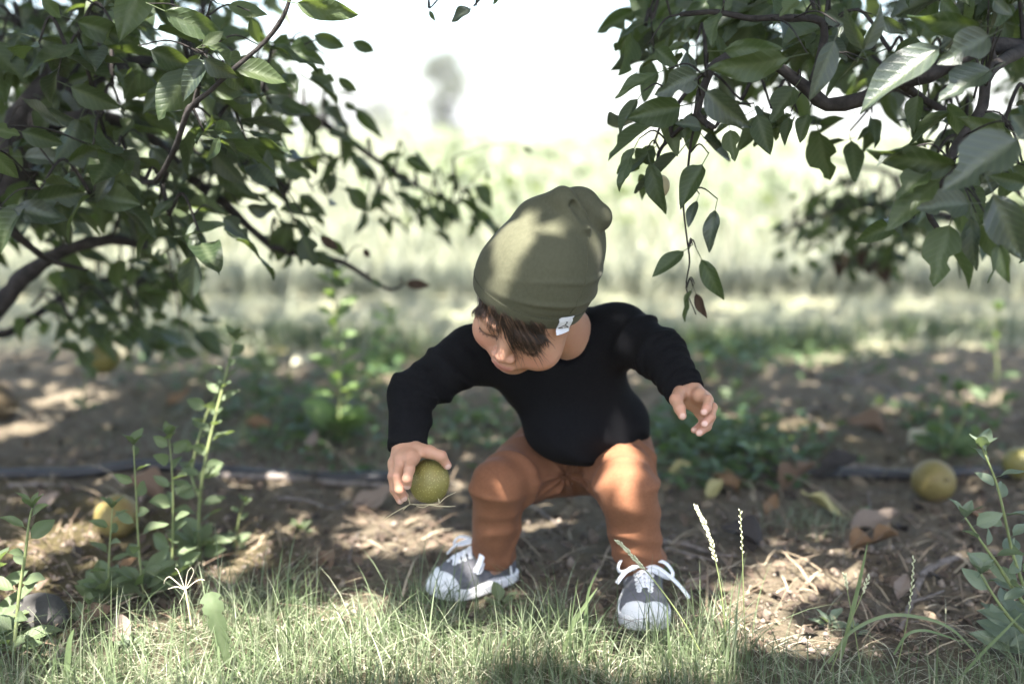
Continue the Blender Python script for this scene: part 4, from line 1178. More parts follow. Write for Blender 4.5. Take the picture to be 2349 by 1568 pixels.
def hat_sdf(P):
    q = head_local(P); d = hat_outer(P)
    d = smax(d, -(d + .0055), .0005) if False else np.maximum(d, -(ell(q, (0, .011, .018), (.0682, .0822, .0820))))
    return smax(d, -(q[:, 2] - brim_z(q)), .0022)


_lo, _hi = bounds([H_A, H_B, H_C, HC], .14)
hv, hf = sdf_mesh(hat_sdf, _lo, _hi, .0019)
hat = part('beanie', hv, hf, M_hat)


def on_surface(f, p, off=0., it=6):
    p = np.array(p, float); e = 5e-4
    for _ in range(it):
        g = np.stack([(f(p + e * np.eye(3)[i]) - f(p - e * np.eye(3)[i])) / (2 * e) for i in range(3)], 1)
        g /= np.linalg.norm(g, axis=1)[:, None] + 1e-9
        p = p - g * (f(p) - off)[:, None]
    return p, g


def brim_ring(z, a0, a1, n, off):
    an = np.linspace(a0, a1, n)          # angle round the head from the face, + = child's left
    q = np.stack([.08 * np.sin(an), -.094 * np.cos(an), np.zeros(n)], 1); q[:, 2] = brim_z(q) + z
    for _ in range(5):
        w, g = on_surface(hat_outer, head_world(q), off, 2)
        q = head_local(w); q[:, 2] = brim_z(q) + z
    return head_world(q), g


mb = MB(); _st, _g = brim_ring(.0205, -1.7, 2.6, 170, .0003)      # machine stitches along the hem
for i in range(0, 168, 2): mb.add(*tube(_st[i:i + 2], .00055, 4))
add('stitching', mb.mesh('stitching', CO), M_hat_dark, hat)
mb = MB(); _sp = [head_world((.030, .085, -.030))]
_seam = smooth_path(atl((1318, 728, 1.38), (1336, 672, 1.38), (1350, 622, 1.385), (1358, 575, 1.39), (1360, 545, 1.40)), 40)
_seam, _ = on_surface(hat_outer, _seam, .0002, 8)
mb.add(*tube(_seam, .0010, 5)); add('back_seam', mb.mesh('back_seam', CO), M_hat, hat)
# small folded ribbon tag with a printed clothes hanger
_tc, _tg = brim_ring(.0, .98, 1.26, 9, .0012)
rows = 9; tv_ = []
for r in range(rows):
    z = .0235 - .027 * r / (rows - 1)
    p_, g_ = brim_ring(z, .99 - .012 * r, 1.25 - .010 * r, 9, .0016)
    if z < .001:
        base, gb = brim_ring(.001, .99 - .012 * r, 1.25 - .010 * r, 9, .0016); k = (.001 - z)
        p_ = base - H_U * k * .8 + gb * k * (.5 + .9 * np.linspace(1, 0, 9)[:, None]); g_ = gb
    tv_.append(p_)
TG = np.array(tv_)


def grid_faces(r, c): return [(i * c + j, i * c + j + 1, (i + 1) * c + j + 1, (i + 1) * c + j) for i in range(r - 1) for j in range(c - 1)]


_n = _tg.mean(0)
tagm = MB(); tagm.add(TG.reshape(-1, 3), grid_faces(rows, 9)); tagm.add(TG.reshape(-1, 3) - _n * .0006, grid_faces(rows, 9))
tag_o = add('tag', tagm.mesh('tag', CO), M_tag, hat, 'small white ribbon tag printed with a black hanger')


def tag_pt(x, y):        # 0..1 across and down the tag
    fx, fy = x * 8, y * (rows - 1); i, j = min(int(fy), rows - 2), min(int(fx), 7); a, b = fy - i, fx - j
    return (TG[i, j] * (1 - a) * (1 - b) + TG[i, j + 1] * (1 - a) * b + TG[i + 1, j] * a * (1 - b) + TG[i + 1, j + 1] * a * b) + _n * .0004


mb = MB()
for pl in ([(.50, .50), (.50, .42), (.56, .37), (.58, .31), (.53, .28), (.47, .30)], [(.50, .50), (.30, .60), (.12, .69)], [(.50, .50), (.70, .62), (.88, .74)],
           [(.10, .71), (.16, .69), (.19, .73), (.25, .69), (.28, .73), (.34, .70), (.38, .73), (.44, .71)],
           [(.54, .71), (.57, .68), (.60, .73), (.66, .70), (.70, .74), (.76, .71), (.82, .75), (.88, .74)]):
    mb.add(*tube([tag_pt(*p) for p in pl], .00042, 4))
add('tag_print', mb.mesh('tag_print', CO), M_ink, hat)

# ---- hair
hair_v = MB(); hr = np.random.default_rng(5)


_jobs = []


def strand(root, tipp, lift, rad, rnd, n=8, curl=0.):
    _jobs.append((np.array(root), np.array(tipp), lift, rad, rnd, curl))


def flush_strands(n=8):
    t = np.linspace(0, 1, n)[:, None]
    allq = np.concatenate([a * (1 - t) + b * t for a, b, *_ in _jobs])
    w, g = on_surface(lambda p: head_sdf(head_local(p)), head_world(allq), 0, 3)
    for i, (a, b, lift, rad, rnd, curl) in enumerate(_jobs):
        ww = w[i * n:(i + 1) * n] + g[i * n:(i + 1) * n] * (lift * (.6 + .9 * np.sin(np.pi * np.minimum(t * .62 + .1, 1))))
        ww = ww + (HR @ np.array([curl, 0, 0])) * (t ** 2)
        hair_v.add(*tube(ww, rad * (1 - .8 * t[:, 0] ** 2), 4), r=rnd)


for i in range(680):
    a = hr.uniform(-1.15, .62)                                       # where it leaves the hem
    root = V3(.072 * math.sin(a), -.085 * math.cos(a), 0); root[2] = brim_z(root[None])[0] + .012
    root += hr.normal(size=3) * .0015
    k = (a + 1.15) / 1.77                                            # 0 = child's right temple
    lock = math.floor(k * 11 + hr.normal() * .25) / 11
    ln = .017 + .040 * math.exp(-((lock - .60) / .24) ** 2) + .006 * math.sin(lock * 37)
    sweep = .006 + .034 * sstep(.15, .75, np.array(lock)) - .022 * max(0, lock - .8)
    conv = (lock + .05 - k) * .022
    tipp = root + V3(sweep + conv + .004 * hr.normal(), .0, -ln * (1 + .26 * hr.normal()))
    tipp[1] = -.078
    strand(root, tipp, .0014 + .0034 * hr.random() ** 1.5, .00046, hr.random(), 8, hr.normal() * .004)
for i in range(50):                                                  # wisps at the temples
    a = -hr.uniform(1.0, 1.5)
    root = V3(.072 * math.sin(a), -.085 * math.cos(a), 0); root[2] = brim_z(root[None])[0] + .008
    strand(root, root + V3(.004 * np.sign(a), -.003, -hr.uniform(.012, .034)), .003, .0004, hr.random(), 6, hr.normal() * .004)
flush_strands()
part_h = add('hair', hair_v.mesh('hair', CO, True, True), M_hair, child)
# eyelashes
for s in (-1, 1):
    mb = MB()
    for k in range(26):
        x = -.0150 + .030 * k / 25; z = -.0235 + .0045 * (x / .016) ** 2
        w, g = on_surface(lambda p: head_sdf(head_local(p)), head_world(np.array([[s * .029 + x, -.078, z]])), 0, 5)
        d = HR @ V3(x * 20 * .35, -.55, -.72)
        mb.add(*tube([w[0], w[0] + unit(d) * .0025, w[0] + unit(d + (HR @ V3(.1 * math.sin(k * 7.3), -.35, .35))) * (.0038 + .0012 * math.sin(k * 5.1))], [.00034, .00028, .0001], 4), r=.1)
    add('eyelashes', mb.mesh('eyelashes', CO, True, True), M_hair, child)

# ---- shoes


SX0, SX1 = -.044, .100


def s_half(x):
    t = np.clip((x - SX0) / (SX1 - SX0), 0, 1); u = np.abs(2 * t - 1)
    return (.0255 + .0085 * sstep(.1, .72, t)) * np.clip(1 - u ** 3.2, 0, 1) ** (1 / 2.6)


def sole_d(q):
    t = np.clip((q[:, 0] - SX0) / (SX1 - SX0), 0, 1)
    w = .0295 + .0085 * sstep(.1, .72, t); a = (SX1 - SX0) / 2 + .003
    k = ((np.abs(q[:, 0] - (SX0 + SX1) / 2) / a) ** 2.9 + (np.abs(q[:, 1]) / w) ** 2.9 + 1e-9) ** (1 / 2.9)
    dd = (k - 1) * .030
    zt = .0170 + .0055 * sstep(.055, .095, q[:, 0])
    return smax(dd, np.maximum(-q[:, 2] + .005 * sstep(.065, .11, q[:, 0]), q[:, 2] - zt), .004)


def upper_d(q):
    d = ell(q, (.064, 0, .016), (.036, .0320, .0275))
    d = smin(d, cap(q, (.046, 0, .024), (-.006, 0, .042), .0270, .0275), .022)
    return smin(d, cap(q, (-.018, 0, .022), (-.014, 0, .046), .0250, .0235), .015)


def upper_cut(q):
    d = smax(upper_d(q), .012 - q[:, 2], .001)
    d = smax(d, (q[:, 2] - (.058 + .12 * q[:, 0])), .002)
    return smax(d, -cap(q, (-.010, 0, .036), (-.012, 0, .09), .0205, .024), .002)


toecap_d = lambda q: smax(smax(upper_d(q) - .0017, .011 - q[:, 2], .001), (.0865 - .42 * np.abs(q[:, 1]) - q[:, 0]), .0015)
_lo, _hi = V3(SX0 - .012, -.048, -.004), V3(SX1 + .012, .048, .078)
SHOE = {}
for nm, fn in (('sole', sole_d), ('upper', upper_cut), ('toe_cap', toecap_d)):
    v, f = sdf_mesh(fn, _lo, _hi, .0017); SHOE[nm] = mesh_from(nm, v, f)
_a = np.linspace(-2.75, 2.75, 120)
_x = np.clip(.028 + .090 * np.cos(_a), SX0 - .002, SX1)
_p = np.stack([_x, np.clip(np.sin(_a) * 6, -1, 1) * (s_half(_x) + .004), .0128 + .0050 * sstep(.055, .095, _x)], 1)
_p, _ = on_surface(sole_d, _p, .0002, 4)
mb = MB(); mb.add(*tube(_p, .0013, 5)); SHOE['stripe'] = mb.mesh('stripe')
_gx, _gy = np.meshgrid(np.linspace(.076, -.006, 14), np.linspace(-.0105, .0105, 5), indexing='ij')
_p, _ = on_surface(upper_d, np.stack([_gx.ravel(), _gy.ravel(), np.full(70, .075)], 1), .0016, 12)
mb = MB(); mb.add(_p, grid_faces(14, 5)); SHOE['tongue'] = mb.mesh('tongue')
_hx = np.repeat(.074 - .0100 * np.arange(5), 2); _hy = np.tile([-1, 1], 5) * (.0125 + .0012 * np.repeat(np.arange(5), 2))
H_P, H_G = on_surface(upper_d, np.stack([_hx, _hy, np.full(10, .07)], 1), .0004, 12)
_e = MB(); _an = np.append(np.linspace(0, 2 * math.pi, 13)[:-1], 0)
_e.add(*tube(np.stack([.0027 * np.cos(_an), .0027 * np.sin(_an), 0 * _an], 1), .0012, 5)); SHOE['eyelet'] = _e.mesh('eyelet')
K0 = on_surface(upper_d, np.array([[.0300, 0, .08]]), .006, 10)[0][0]


def surf_mid(a, b, ts, off):
    m = np.array([a * (1 - t) + b * t for t in ts]) + V3(0, 0, .012)
    return list(on_surface(upper_d, m, off, 8)[0])


def make_shoe(origin, yaw, label, loops, ends):
    """local frame: +x to the toe, z up, origin on the ground under the ankle"""
    sh = add('shoe', None, None, child, label); sh.location = np.asarray(origin) - CO; sh.rotation_euler = (0, 0, yaw)
    for nm, m in (('sole', M_rubber), ('upper', M_canvas), ('toe_cap', M_rubber), ('stripe', M_stripe), ('tongue', M_canvas)):
        add(nm, SHOE[nm], m, sh)
    for c, g in zip(H_P, H_G):
        e = add('eyelet', SHOE['eyelet'], M_rubber, sh); e.location = c; e.rotation_euler = Vector(g).to_track_quat('Z', 'Y').to_euler()
    lc = MB()
    rib = lambda pts, w: lc.add(*tube(pts, w, 8, .36))
    for i in range(5):
        l, r = H_P[2 * i], H_P[2 * i + 1]
        rib(smooth_path([l, *surf_mid(l, r, (.15, .35, .5, .65, .85), .0040), r], 18), .0031)
        if i < 4:
            for a_, b_ in ((2 * i, 2 * i + 3), (2 * i + 1, 2 * i + 2)):
                rib(smooth_path([H_P[a_], *surf_mid(H_P[a_], H_P[b_], (.3, .5, .7), .0055), H_P[b_]], 14), .0025)
    for p in loops + ends:
        rib(smooth_path([K0] + [K0 + np.array(q) for q in p], 34), .0046)
    kv = sdf_mesh(lambda q: ell(q, K0 + V3(0, 0, .001), (.0065, .0055, .005)), K0 - .011, K0 + .011, .0015)
    lc.add(kv[0], [tuple(r) for r in kv[1]])
    add('laces', lc.mesh('laces'), M_lace, sh)
    return sh


make_shoe((AN_R[0] - .006, AN_R[1] + .016, .003), R_(180 + 35), 'grey canvas shoe turned to the left with a lace end hanging at the heel',
          [[(-.004, .012, .004), (.006, .028, .000), (.016, .034, -.016), (.020, .030, -.030), (.012, .031, -.030), (.002, .026, -.012), (-.004, .012, -.001), (0, 0, 0)],
           [(.006, -.010, .008), (.016, -.022, .008), (.022, -.026, -.002), (.014, -.022, -.004), (.004, -.008, .002)]],
          [[(-.010, .016, .006), (-.024, .028, -.002), (-.036, .033, -.022), (-.040, .035, -.044)], [(.010, -.012, .004), (.020, -.026, -.006), (.030, -.032, -.018)]])
make_shoe((AN_L[0] + .000, AN_L[1] - .004, .003), R_(180 + 86), 'grey canvas shoe pointing at the camera with a white lace bow',
          [[(.000, -.014, .010), (.000, -.030, .010), (.004, -.036, -.002), (.008, -.030, -.006), (.006, -.012, .000), (0, 0, 0)],
           [(-.002, .014, .008), (.000, .030, .006), (.006, .040, -.006), (.012, .034, -.010), (.008, .014, -.002), (0, 0, 0)]],
          [[(.010, .016, .004), (.016, .034, -.006), (.020, .050, -.020), (.026, .062, -.034)], [(.012, -.014, .004), (.018, -.028, -.004), (.024, -.038, -.016)]])

# ---- the pear in the hand
t = NT('green_russet_pear'); _c = t.coord()
_v = t.n.new('ShaderNodeTexVoronoi'); _v.inputs['Scale'].default_value = 330; t.link(_c, _v.inputs['Vector'])
dots = t.ramp(_v.outputs['Distance'], [(.0, (1, 1, 1)), (.20, (.9, .9, .9)), (.30, (0, 0, 0))])
n1 = t.noise(28, 5, .6, _c); n2 = t.noise(90, 4, .6, _c)
colr = t.ramp(n1, [(.28, (.125, .108, .026)), (.55, (.195, .170, .046)), (.8, (.24, .185, .058))])
colr = t.mix(t.math('MULTIPLY', dots, .42), colr, (.50, .46, .20))
colr = t.mix(t.ramp(n2, [(.66, (0, 0, 0)), (.74, (.85, .85, .85))]), colr, (.045, .035, .012))
M_pear = t.done(t.principled(colr, .5, t.bump(n2, .12, .0006), .35))
t = NT('brown_russet_pear'); _c = t.coord()
_v = t.n.new('ShaderNodeTexVoronoi'); _v.inputs['Scale'].default_value = 230; t.link(_c, _v.inputs['Vector'])
dots = t.ramp(_v.outputs['Distance'], [(.0, (1, 1, 1)), (.20, (.9, .9, .9)), (.30, (0, 0, 0))])
n1 = t.noise(22, 5, .6, _c)
colr = t.ramp(n1, [(.28, (.135, .105, .030)), (.5, (.185, .145, .048)), (.75, (.17, .10, .038))])
colr = t.mix(t.math('MULTIPLY', dots, .25), colr, (.5, .42, .2))
M_pear2 = t.done(t.principled(colr, .55, t.bump(n1, .12, .001), .3))


def pear_mesh(name, rx, rz, neck=.12, seed=0, seg=28, rings=18):
    v = []; f = []
    for i in range(rings + 1):
        th = math.pi * i / rings
        for j in range(seg):
            ph = 2 * math.pi * j / seg
            z = math.cos(th); r = math.sin(th) * (1 - neck * z - neck * .6 * max(0, z) ** 2)
            dim = -.10 * math.exp(-(math.sin(th) / .22) ** 2)
            v.append((rx * r * math.cos(ph), rx * r * math.sin(ph), rz * (z * (1 + dim))))
    v = np.array(v); v = v * (1 + .03 * wob(v, 60, seed, 2)[:, None])
    for i in range(rings):
        for j in range(seg):
            k = (j + 1) % seg; f.append((i * seg + j, (i + 1) * seg + j, (i + 1) * seg + k, i * seg + k))
    return mesh_from(name, v, f)


def pear(loc, rx, rz, mat, label, tilt=(0, 0, 0), stalk=True, neck=.12, seed=1, group=None):
    t = thing('pear', loc, label, 'pear', group); t.rotation_euler = tilt
    add('fruit', pear_mesh('fruit', rx, rz, neck, seed), mat, t)
    if stalk:
        m = MB(); m.add(*tube([(0, 0, rz * .86), (.001, 0, rz * 1.0), (.004, .002, rz * 1.2)], [.0016, .0012, .0016], 6)); add('stalk', m.mesh('stalk'), M_bark, t)
    return t


M_bark = mat_plain('bark', (.085, .068, .055), .9, .2, 45, .5, .8, .004)
pear(PEAR, .0262, .0300, M_pear, 'speckled green pear held in the child\'s right hand', (R_(-14), R_(8), 0), False, .06, 3)
mb = MB()
for pl in ([(925, 1168), (940, 1156), (960, 1157), (985, 1156), (1005, 1155), (1022, 1140), (1046, 1128)], [(985, 1157), (1005, 1160), (1030, 1161), (1045, 1160)],
           [(941, 1157), (936, 1140), (932, 1128)], [(932, 1160), (900, 1178), (880, 1192)], [(1008, 1154), (1003, 1130), (998, 1112)], [(985, 1157), (970, 1163), (955, 1160)]):
    p = [at(u, v, 1.383 + .0006 * abs(u - 985) * .3) for u, v in pl]
    mb.add(*tube(smooth_path(p, 20), np.linspace(.0009, .0004, len(smooth_path(p, 20))), 5))
M_straw = mat_plain('dry_straw', (.42, .36, .22), .8, .3, 60, .3)
sp = add('straw_sprig', mb.mesh('straw_sprig', PEAR - V3(0, 0, .03)), M_straw, None, 'thin dry straw sprig clinging under the held pear', 'straw', loc=tuple(PEAR - V3(0, 0, .03)))
# ------------------------------------------------------------------ weeds
M_weed = mat_leaf('weed_leaf', (.105, .145, .070), (.160, .200, .105), .38, .5)
M_weed_dk = mat_leaf('dark_weed_leaf', (.050, .095, .035), (.085, .135, .05), .35, .5)
M_weed_grey = mat_leaf('grey_weed_leaf', (.15, .195, .135), (.20, .245, .17), .3, .55)
M_weed_lt = mat_leaf('bright_weed_leaf', (.13, .215, .065), (.19, .27, .10), .45, .5)
M_stem = mat_plain('green_stem', (.18, .21, .085), .6, .3, 60, .25)
for nm, mt in (('weed', M_weed), ('weed_dk', M_weed_dk), ('weed_grey', M_weed_grey), ('weed_lt', M_weed_lt)):
    LEAVES[nm] = []
    for i, w in enumerate((.48, .55, .42, .62, .50, .38)):
        m = leaf_mesh('leaf', w, .12 + .12 * (i % 3), .16 + .08 * (i % 2), .03, i, 7, 4, twist=(-.3, .3, 0)[i % 3]); m.materials.append(mt); LEAVES[nm].append(m)


def leaf_obj(parent, me, base, d, nrm, L):
    d = unit(d); nrm = np.asarray(nrm, float)
    if abs(d @ unit(nrm)) > .97: nrm = V3(.3, -1, .2)
    s = unit(np.cross(nrm, d)); n = np.cross(d, s); p = base - np.array(parent.location)
    o = bpy.data.objects.new('leaf', me); COL.objects.link(o); o.parent = parent
    A = np.stack([d * L, s * L, n * L], 1); o.matrix_local = Matrix([[*A[i], p[i]] for i in range(3)] + [[0, 0, 0, 1]])


def weed(label, stems, kind, L, gap, r=.0022, seed=0, rosette=0, ros_L=None, group='leafy weeds in the soil strip'):
    """upright weed: stems are lists of (u, v, Y); leaves in turn up the stem, a tuft at its tip"""
    g = np.random.default_rng(900 + seed); b = at(*stems[0][0]); b[2] = float(ground_z(b[0], b[1])[0])
    w = thing('weed', b, label, 'weed', group)
    for st in stems:
        p = np.array([at(*q) for q in st]); 
        if st is stems[0]: p[0] = b - V3(0, 0, .01)
        p = smooth_path(p, 26); m = MB(); m.add(*tube(p, np.linspace(r, r * .45, len(p)), 6)); add('stem', m.mesh('stem', b), M_stem, w)
        seg = np.linalg.norm(np.diff(p, axis=0), axis=1); cum = np.concatenate([[0], np.cumsum(seg)]); tot = cum[-1]; a = g.uniform(0, 6.28); s_ = tot * .12 + gap * .3
        while s_ < tot - gap * .25:
            q = np.array([np.interp(s_, cum, p[:, k]) for k in range(3)]); tt = s_ / tot
            sz = L * (1.0 - .38 * tt) * g.uniform(.8, 1.15); a += 2.4 + g.normal() * .3
            d = V3(math.cos(a), math.sin(a), .35 + .5 * tt - .3 * g.random())
            leaf_obj(w, LEAVES[kind][int(g.integers(6))], q + unit(d) * sz * .18, d, V3(0, -.55, .75) - .25 * unit(V3(math.cos(a), math.sin(a), 0)) + g.normal(size=3) * .45, sz); s_ += gap * g.uniform(.75, 1.2)
        for k in range(4):
            a += 1.57 + g.normal() * .2; d = V3(math.cos(a) * .7, math.sin(a) * .7, .9); leaf_obj(w, LEAVES[kind][int(g.integers(6))], p[-1], d, V3(-math.cos(a), -math.sin(a), .7), L * (.5 + .12 * (k % 2)))
    for k in range(rosette):
        a = k * 2.4 + g.normal() * .2; sz = (ros_L or L) * g.uniform(.8, 1.2); d = V3(math.cos(a), math.sin(a), .35 + .55 * g.random())
        leaf_obj(w, LEAVES[kind][int(g.integers(6))], b + V3(0, 0, .004 + .002 * k) + unit(d) * sz * .25, d, V3(-.3 * math.cos(a), -.3 * math.sin(a) - .6, .8) + g.normal(size=3) * .3, sz)
    return w


gY = lambda u, v: float(ground_at(u, v)[1])
y1 = gY(30, 1500); weed('tall pale weed with toothed leaves at the left edge, in front of the stone', [[(28, 1500, y1), (42, 1380, y1), (58, 1270, y1), (66, 1200, y1), (74, 1165, y1)]], 'weed', .050, .017, .0026, 1, 8, .04)
weed('low weed half cut off by the left edge above the lawn', [[(-14, 1460, gY(-14, 1460)), (-10, 1380, gY(0, 1460)), (-4, 1290, gY(0, 1460))]], 'weed', .050, .015, .002, 2, 6)
y2 = gY(240, 1385); weed('short weed with a bud standing before the half hidden pear', [[(246, 1385, y2), (250, 1290, y2), (254, 1220, y2), (258, 1165, y2)]], 'weed', .040, .014, .0018, 3, 16, .046)
y3 = gY(330, 1375); weed('slim weed with an opening leaf crown, between the budding weed and the pale flowering one', [[(330, 1375, y3), (318, 1250, y3), (312, 1130, y3), (306, 1020, y3)]], 'weed', .048, .019, .0020, 4, 14, .046)
y4 = gY(395, 1340); weed('pale tipped weed lit at its top, just left of the tallest stem', [[(392, 1340, y4), (396, 1230, y4), (396, 1110, y4), (388, 1000, y4)]], 'weed', .044, .012, .0022, 5, 10, .042)
y5 = gY(460, 1290); weed('tallest weed with a thick pale stem leaning right on the left side', [[(458, 1290, y5), (456, 1180, y5), (468, 1070, y5), (492, 960, y5 + .02), (518, 860, y5 + .04), (538, 775, y5 + .06)], [(462, 1150, y5), (440, 1080, y5 + .02), (470, 960, y5 + .04), (500, 900, y5 + .05)]], 'weed', .046, .013, .0030, 6, 16, .046)
weed('small weed sprig to the right of the tallest stem', [[(535, 1250, gY(535, 1250)), (548, 1190, gY(535, 1250)), (560, 1150, gY(535, 1250))]], 'weed', .026, .016, .0015, 7, 5)
weed('little seedling beside the stone at the lower left', [[(190, 1440, gY(190, 1440)), (196, 1410, gY(190, 1440)), (204, 1385, gY(190, 1440))]], 'weed', .030, .012, .0015, 8, 4)
y9 = gY(775, 1010); weed('tall bright green weed out of focus behind the child\'s right arm', [[(775, 1010, y9), (780, 900, y9), (772, 780, y9), (768, 690, y9), (770, 640, y9)]], 'weed_lt', .066, .015, .004, 9, 14, .075)
y10 = gY(878, 868); weed('short blurred weed to the right of the tall bright one', [[(878, 868, y10), (880, 810, y10), (886, 755, y10), (890, 715, y10)]], 'weed_lt', .060, .018, .0035, 10, 10, .065)
weed('low blurred weed with yellowing leaves left of the tall bright one', [[(585, 880, gY(585, 880)), (590, 850, gY(585, 880)), (600, 825, gY(585, 880))]], 'weed', .070, .03, .003, 11, 5, .07)
weed('blurred weed under the left tree near the sunny patch', [[(195, 950, gY(195, 950)), (192, 910, gY(195, 950)), (196, 870, gY(195, 950)), (188, 830, gY(195, 950))]], 'weed_dk', .045, .035, .003, 12, 3)
yR = 1.36; weed('grey green branching weed at the right edge, sharp in front', [[(2385, 1520, yR), (2368, 1410, yR), (2340, 1320, yR), (2322, 1265, yR), (2306, 1190, yR), (2285, 1105, yR), (2254, 1030, yR)],
      [(2368, 1410, yR), (2318, 1340, yR - .01), (2286, 1290, yR - .02), (2250, 1240, yR - .02), (2214, 1186, yR - .02)], [(2360, 1460, yR), (2316, 1416, yR - .02), (2284, 1372, yR - .03), (2250, 1316, yR - .03)]], 'weed_grey', .050, .017, .0028, 13, 10, .07)
yb = gY(2165, 1050); weed('blurred weed cluster behind the pear lying on the right', [[(2165, 1050, yb), (2160, 960, yb), (2165, 880, yb)], [(2165, 1050, yb), (2235, 1000, yb), (2280, 985, yb)], [(2165, 1050, yb), (2210, 960, yb), (2200, 900, yb)]], 'weed_dk', .055, .035, .003, 14, 8, .06)
yc = gY(2285, 930); weed('tall thin blurred weed by the right edge behind the weed cluster', [[(2285, 930, yc), (2288, 850, yc), (2282, 780, yc), (2290, 715, yc)]], 'weed_dk', .06, .05, .003, 15, 3, .06)
yd = gY(1700, 930); weed('single pale leaf shoot behind the open hand', [[(1690, 940, yd), (1692, 915, yd), (1690, 890, yd)]], 'weed', .06, .06, .0022, 16, 2, .05)
for i, (u, v, n_, L_, lb) in enumerate([(1900, 1440, 10, .022, 'small grey green seedling on the soil right of the shoe'), (1960, 1455, 8, .018, 'tiny seedling beside the curved grey stick'), (1985, 1180, 6, .016, 'tiny sprout between the brown leaf and the stick'), (1530, 1330, 9, .016, 'dark sprout behind the shoe with the bow'),
                                        (690, 1215, 8, .020, 'small sprout on the soil left of the turned shoe'), (1020, 1375, 9, .028, 'leafy seedling at the tip of the turned shoe'), (1150, 1395, 7, .026, 'flat green seedling in front of the turned shoe'), (1050, 1010, 10, .045, 'blurred green weed seen under the reaching arm'),
                                        (1095, 975, 10, .045, 'blurred weed between the reaching arm and the torso'), (940, 1000, 8, .04, 'blurred weed left of the forearm'), (300, 1490, 10, .02, 'ferny grey seedling at the edge of the bright lawn')]):
    weed(lb, [], 'weed_grey' if i in (0, 1, 10) else 'weed', L_, .02, .001, 40 + i, n_, L_) if False else None
    b = ground_at(u, v); b[2] = float(ground_z(b[0], b[1])[0]); w = thing('seedling', b, lb, 'seedling', 'small seedlings on the soil'); g = np.random.default_rng(700 + i)
    kd = 'weed_grey' if i in (0, 1, 10) else 'weed'
    for k in range(n_):
        a = k * 2.4 + g.normal() * .3; d = V3(math.cos(a), math.sin(a), .3 + .9 * k / n_); leaf_obj(w, LEAVES[kd][int(g.integers(6))], b + V3(0, 0, .002 + .010 * k / n_) + unit(d) * L_ * .25, d, V3(-.3 * math.cos(a), -.3 * math.sin(a) - .2, 1), L_ * g.uniform(.7, 1.2))

# ground cover patch on the right behind the child, too dense to count
gG = np.random.default_rng(444); P = []
for u, v, n_, su, sv in ((1600, 1010, 260, 70, 45), (1680, 1060, 300, 90, 40), (1560, 960, 120, 50, 50), (1760, 1050, 160, 70, 40), (1640, 850, 160, 80, 25), (1720, 840, 120, 90, 22), (690, 985, 220, 110, 45), (760, 1000, 120, 60, 40), (850, 900, 120, 60, 30), (560, 930, 110, 70, 30), (2160, 980, 110, 70, 30), (2010, 840, 100, 120, 20), (380, 880, 80, 80, 20), (1150, 985, 90, 60, 60), (1030, 960, 60, 40, 40), (1240, 1000, 40, 30, 30)):
    uu = u + gG.normal(size=n_) * su; vv = np.clip(v + gG.normal(size=n_) * sv, 690, 1130)
    for a, b in zip(uu, vv):
        q = ground_at(a, b); q[2] = float(0) + abs(gG.normal()) * .028; P.append(q)
P = np.array(P); P[:, 2] += ground_z(P[:, 0], P[:, 1])
V, F, Rr = crown_mesh(P, 445)
V = V.reshape(-1, 10, 3); c = V.mean(1, keepdims=True); V = (c + (V - c) * .42).reshape(-1, 3)
add('ground_cover', mesh_from('ground_cover', V, F, True, {'rnd': Rr}), M_weed_dk, kind='stuff', label='low dense ground cover weeds growing behind the child', cat='ground cover')

# ------------------------------------------------------------------ fallen pears, one still hanging
def on_ground(u, v, r): p = ground_at(u, v); return V3(p[0], p[1], float(ground_z(p[0], p[1])[0]) + r)


pear(on_ground(2140, 1142, .037), .040, .041, M_pear2, 'round yellow russet pear lying on the soil at the right', (R_(70), R_(20), 0), True, .05, 5, 'fallen pears')
M_dkfruit = mat_plain('brown_fruit_skin', (.085, .062, .035), .6, .3, 30, .4)
pear(on_ground(272, 1232, .034), .037, .040, M_pear2, 'orange brown pear half hidden behind the weeds on the left', (R_(95), R_(30), R_(20)), False, .10, 6, 'fallen pears')
pear(on_ground(2340, 1090, .03), .033, .034, M_pear, 'green pear cut off by the right edge behind the grey weed', (R_(80), 0, R_(40)), False, .05, 7, 'fallen pears')
pear(on_ground(-4, 965, .045), .050, .055, M_dkfruit, 'dark blurred pear at the left edge under the tree', (R_(85), 0, 0), False, .05, 8, 'fallen pears')
pear(at(236, 822, 2.35), .036, .033, M_pear, 'blurred green and brown pear hanging under the low left bough', (R_(160), 0, 0), True, .06, 9)
M_pale_fruit = mat_plain('pale_fruit_skin', (.46, .40, .24), .55, .3, 30, .3)
pear(at(1511, 428, 1.55), .0150, .0165, M_pale_fruit, 'tiny pale pear hanging among the right tree\'s drooping leaves', (R_(170), 0, 0), True, .08, 10)

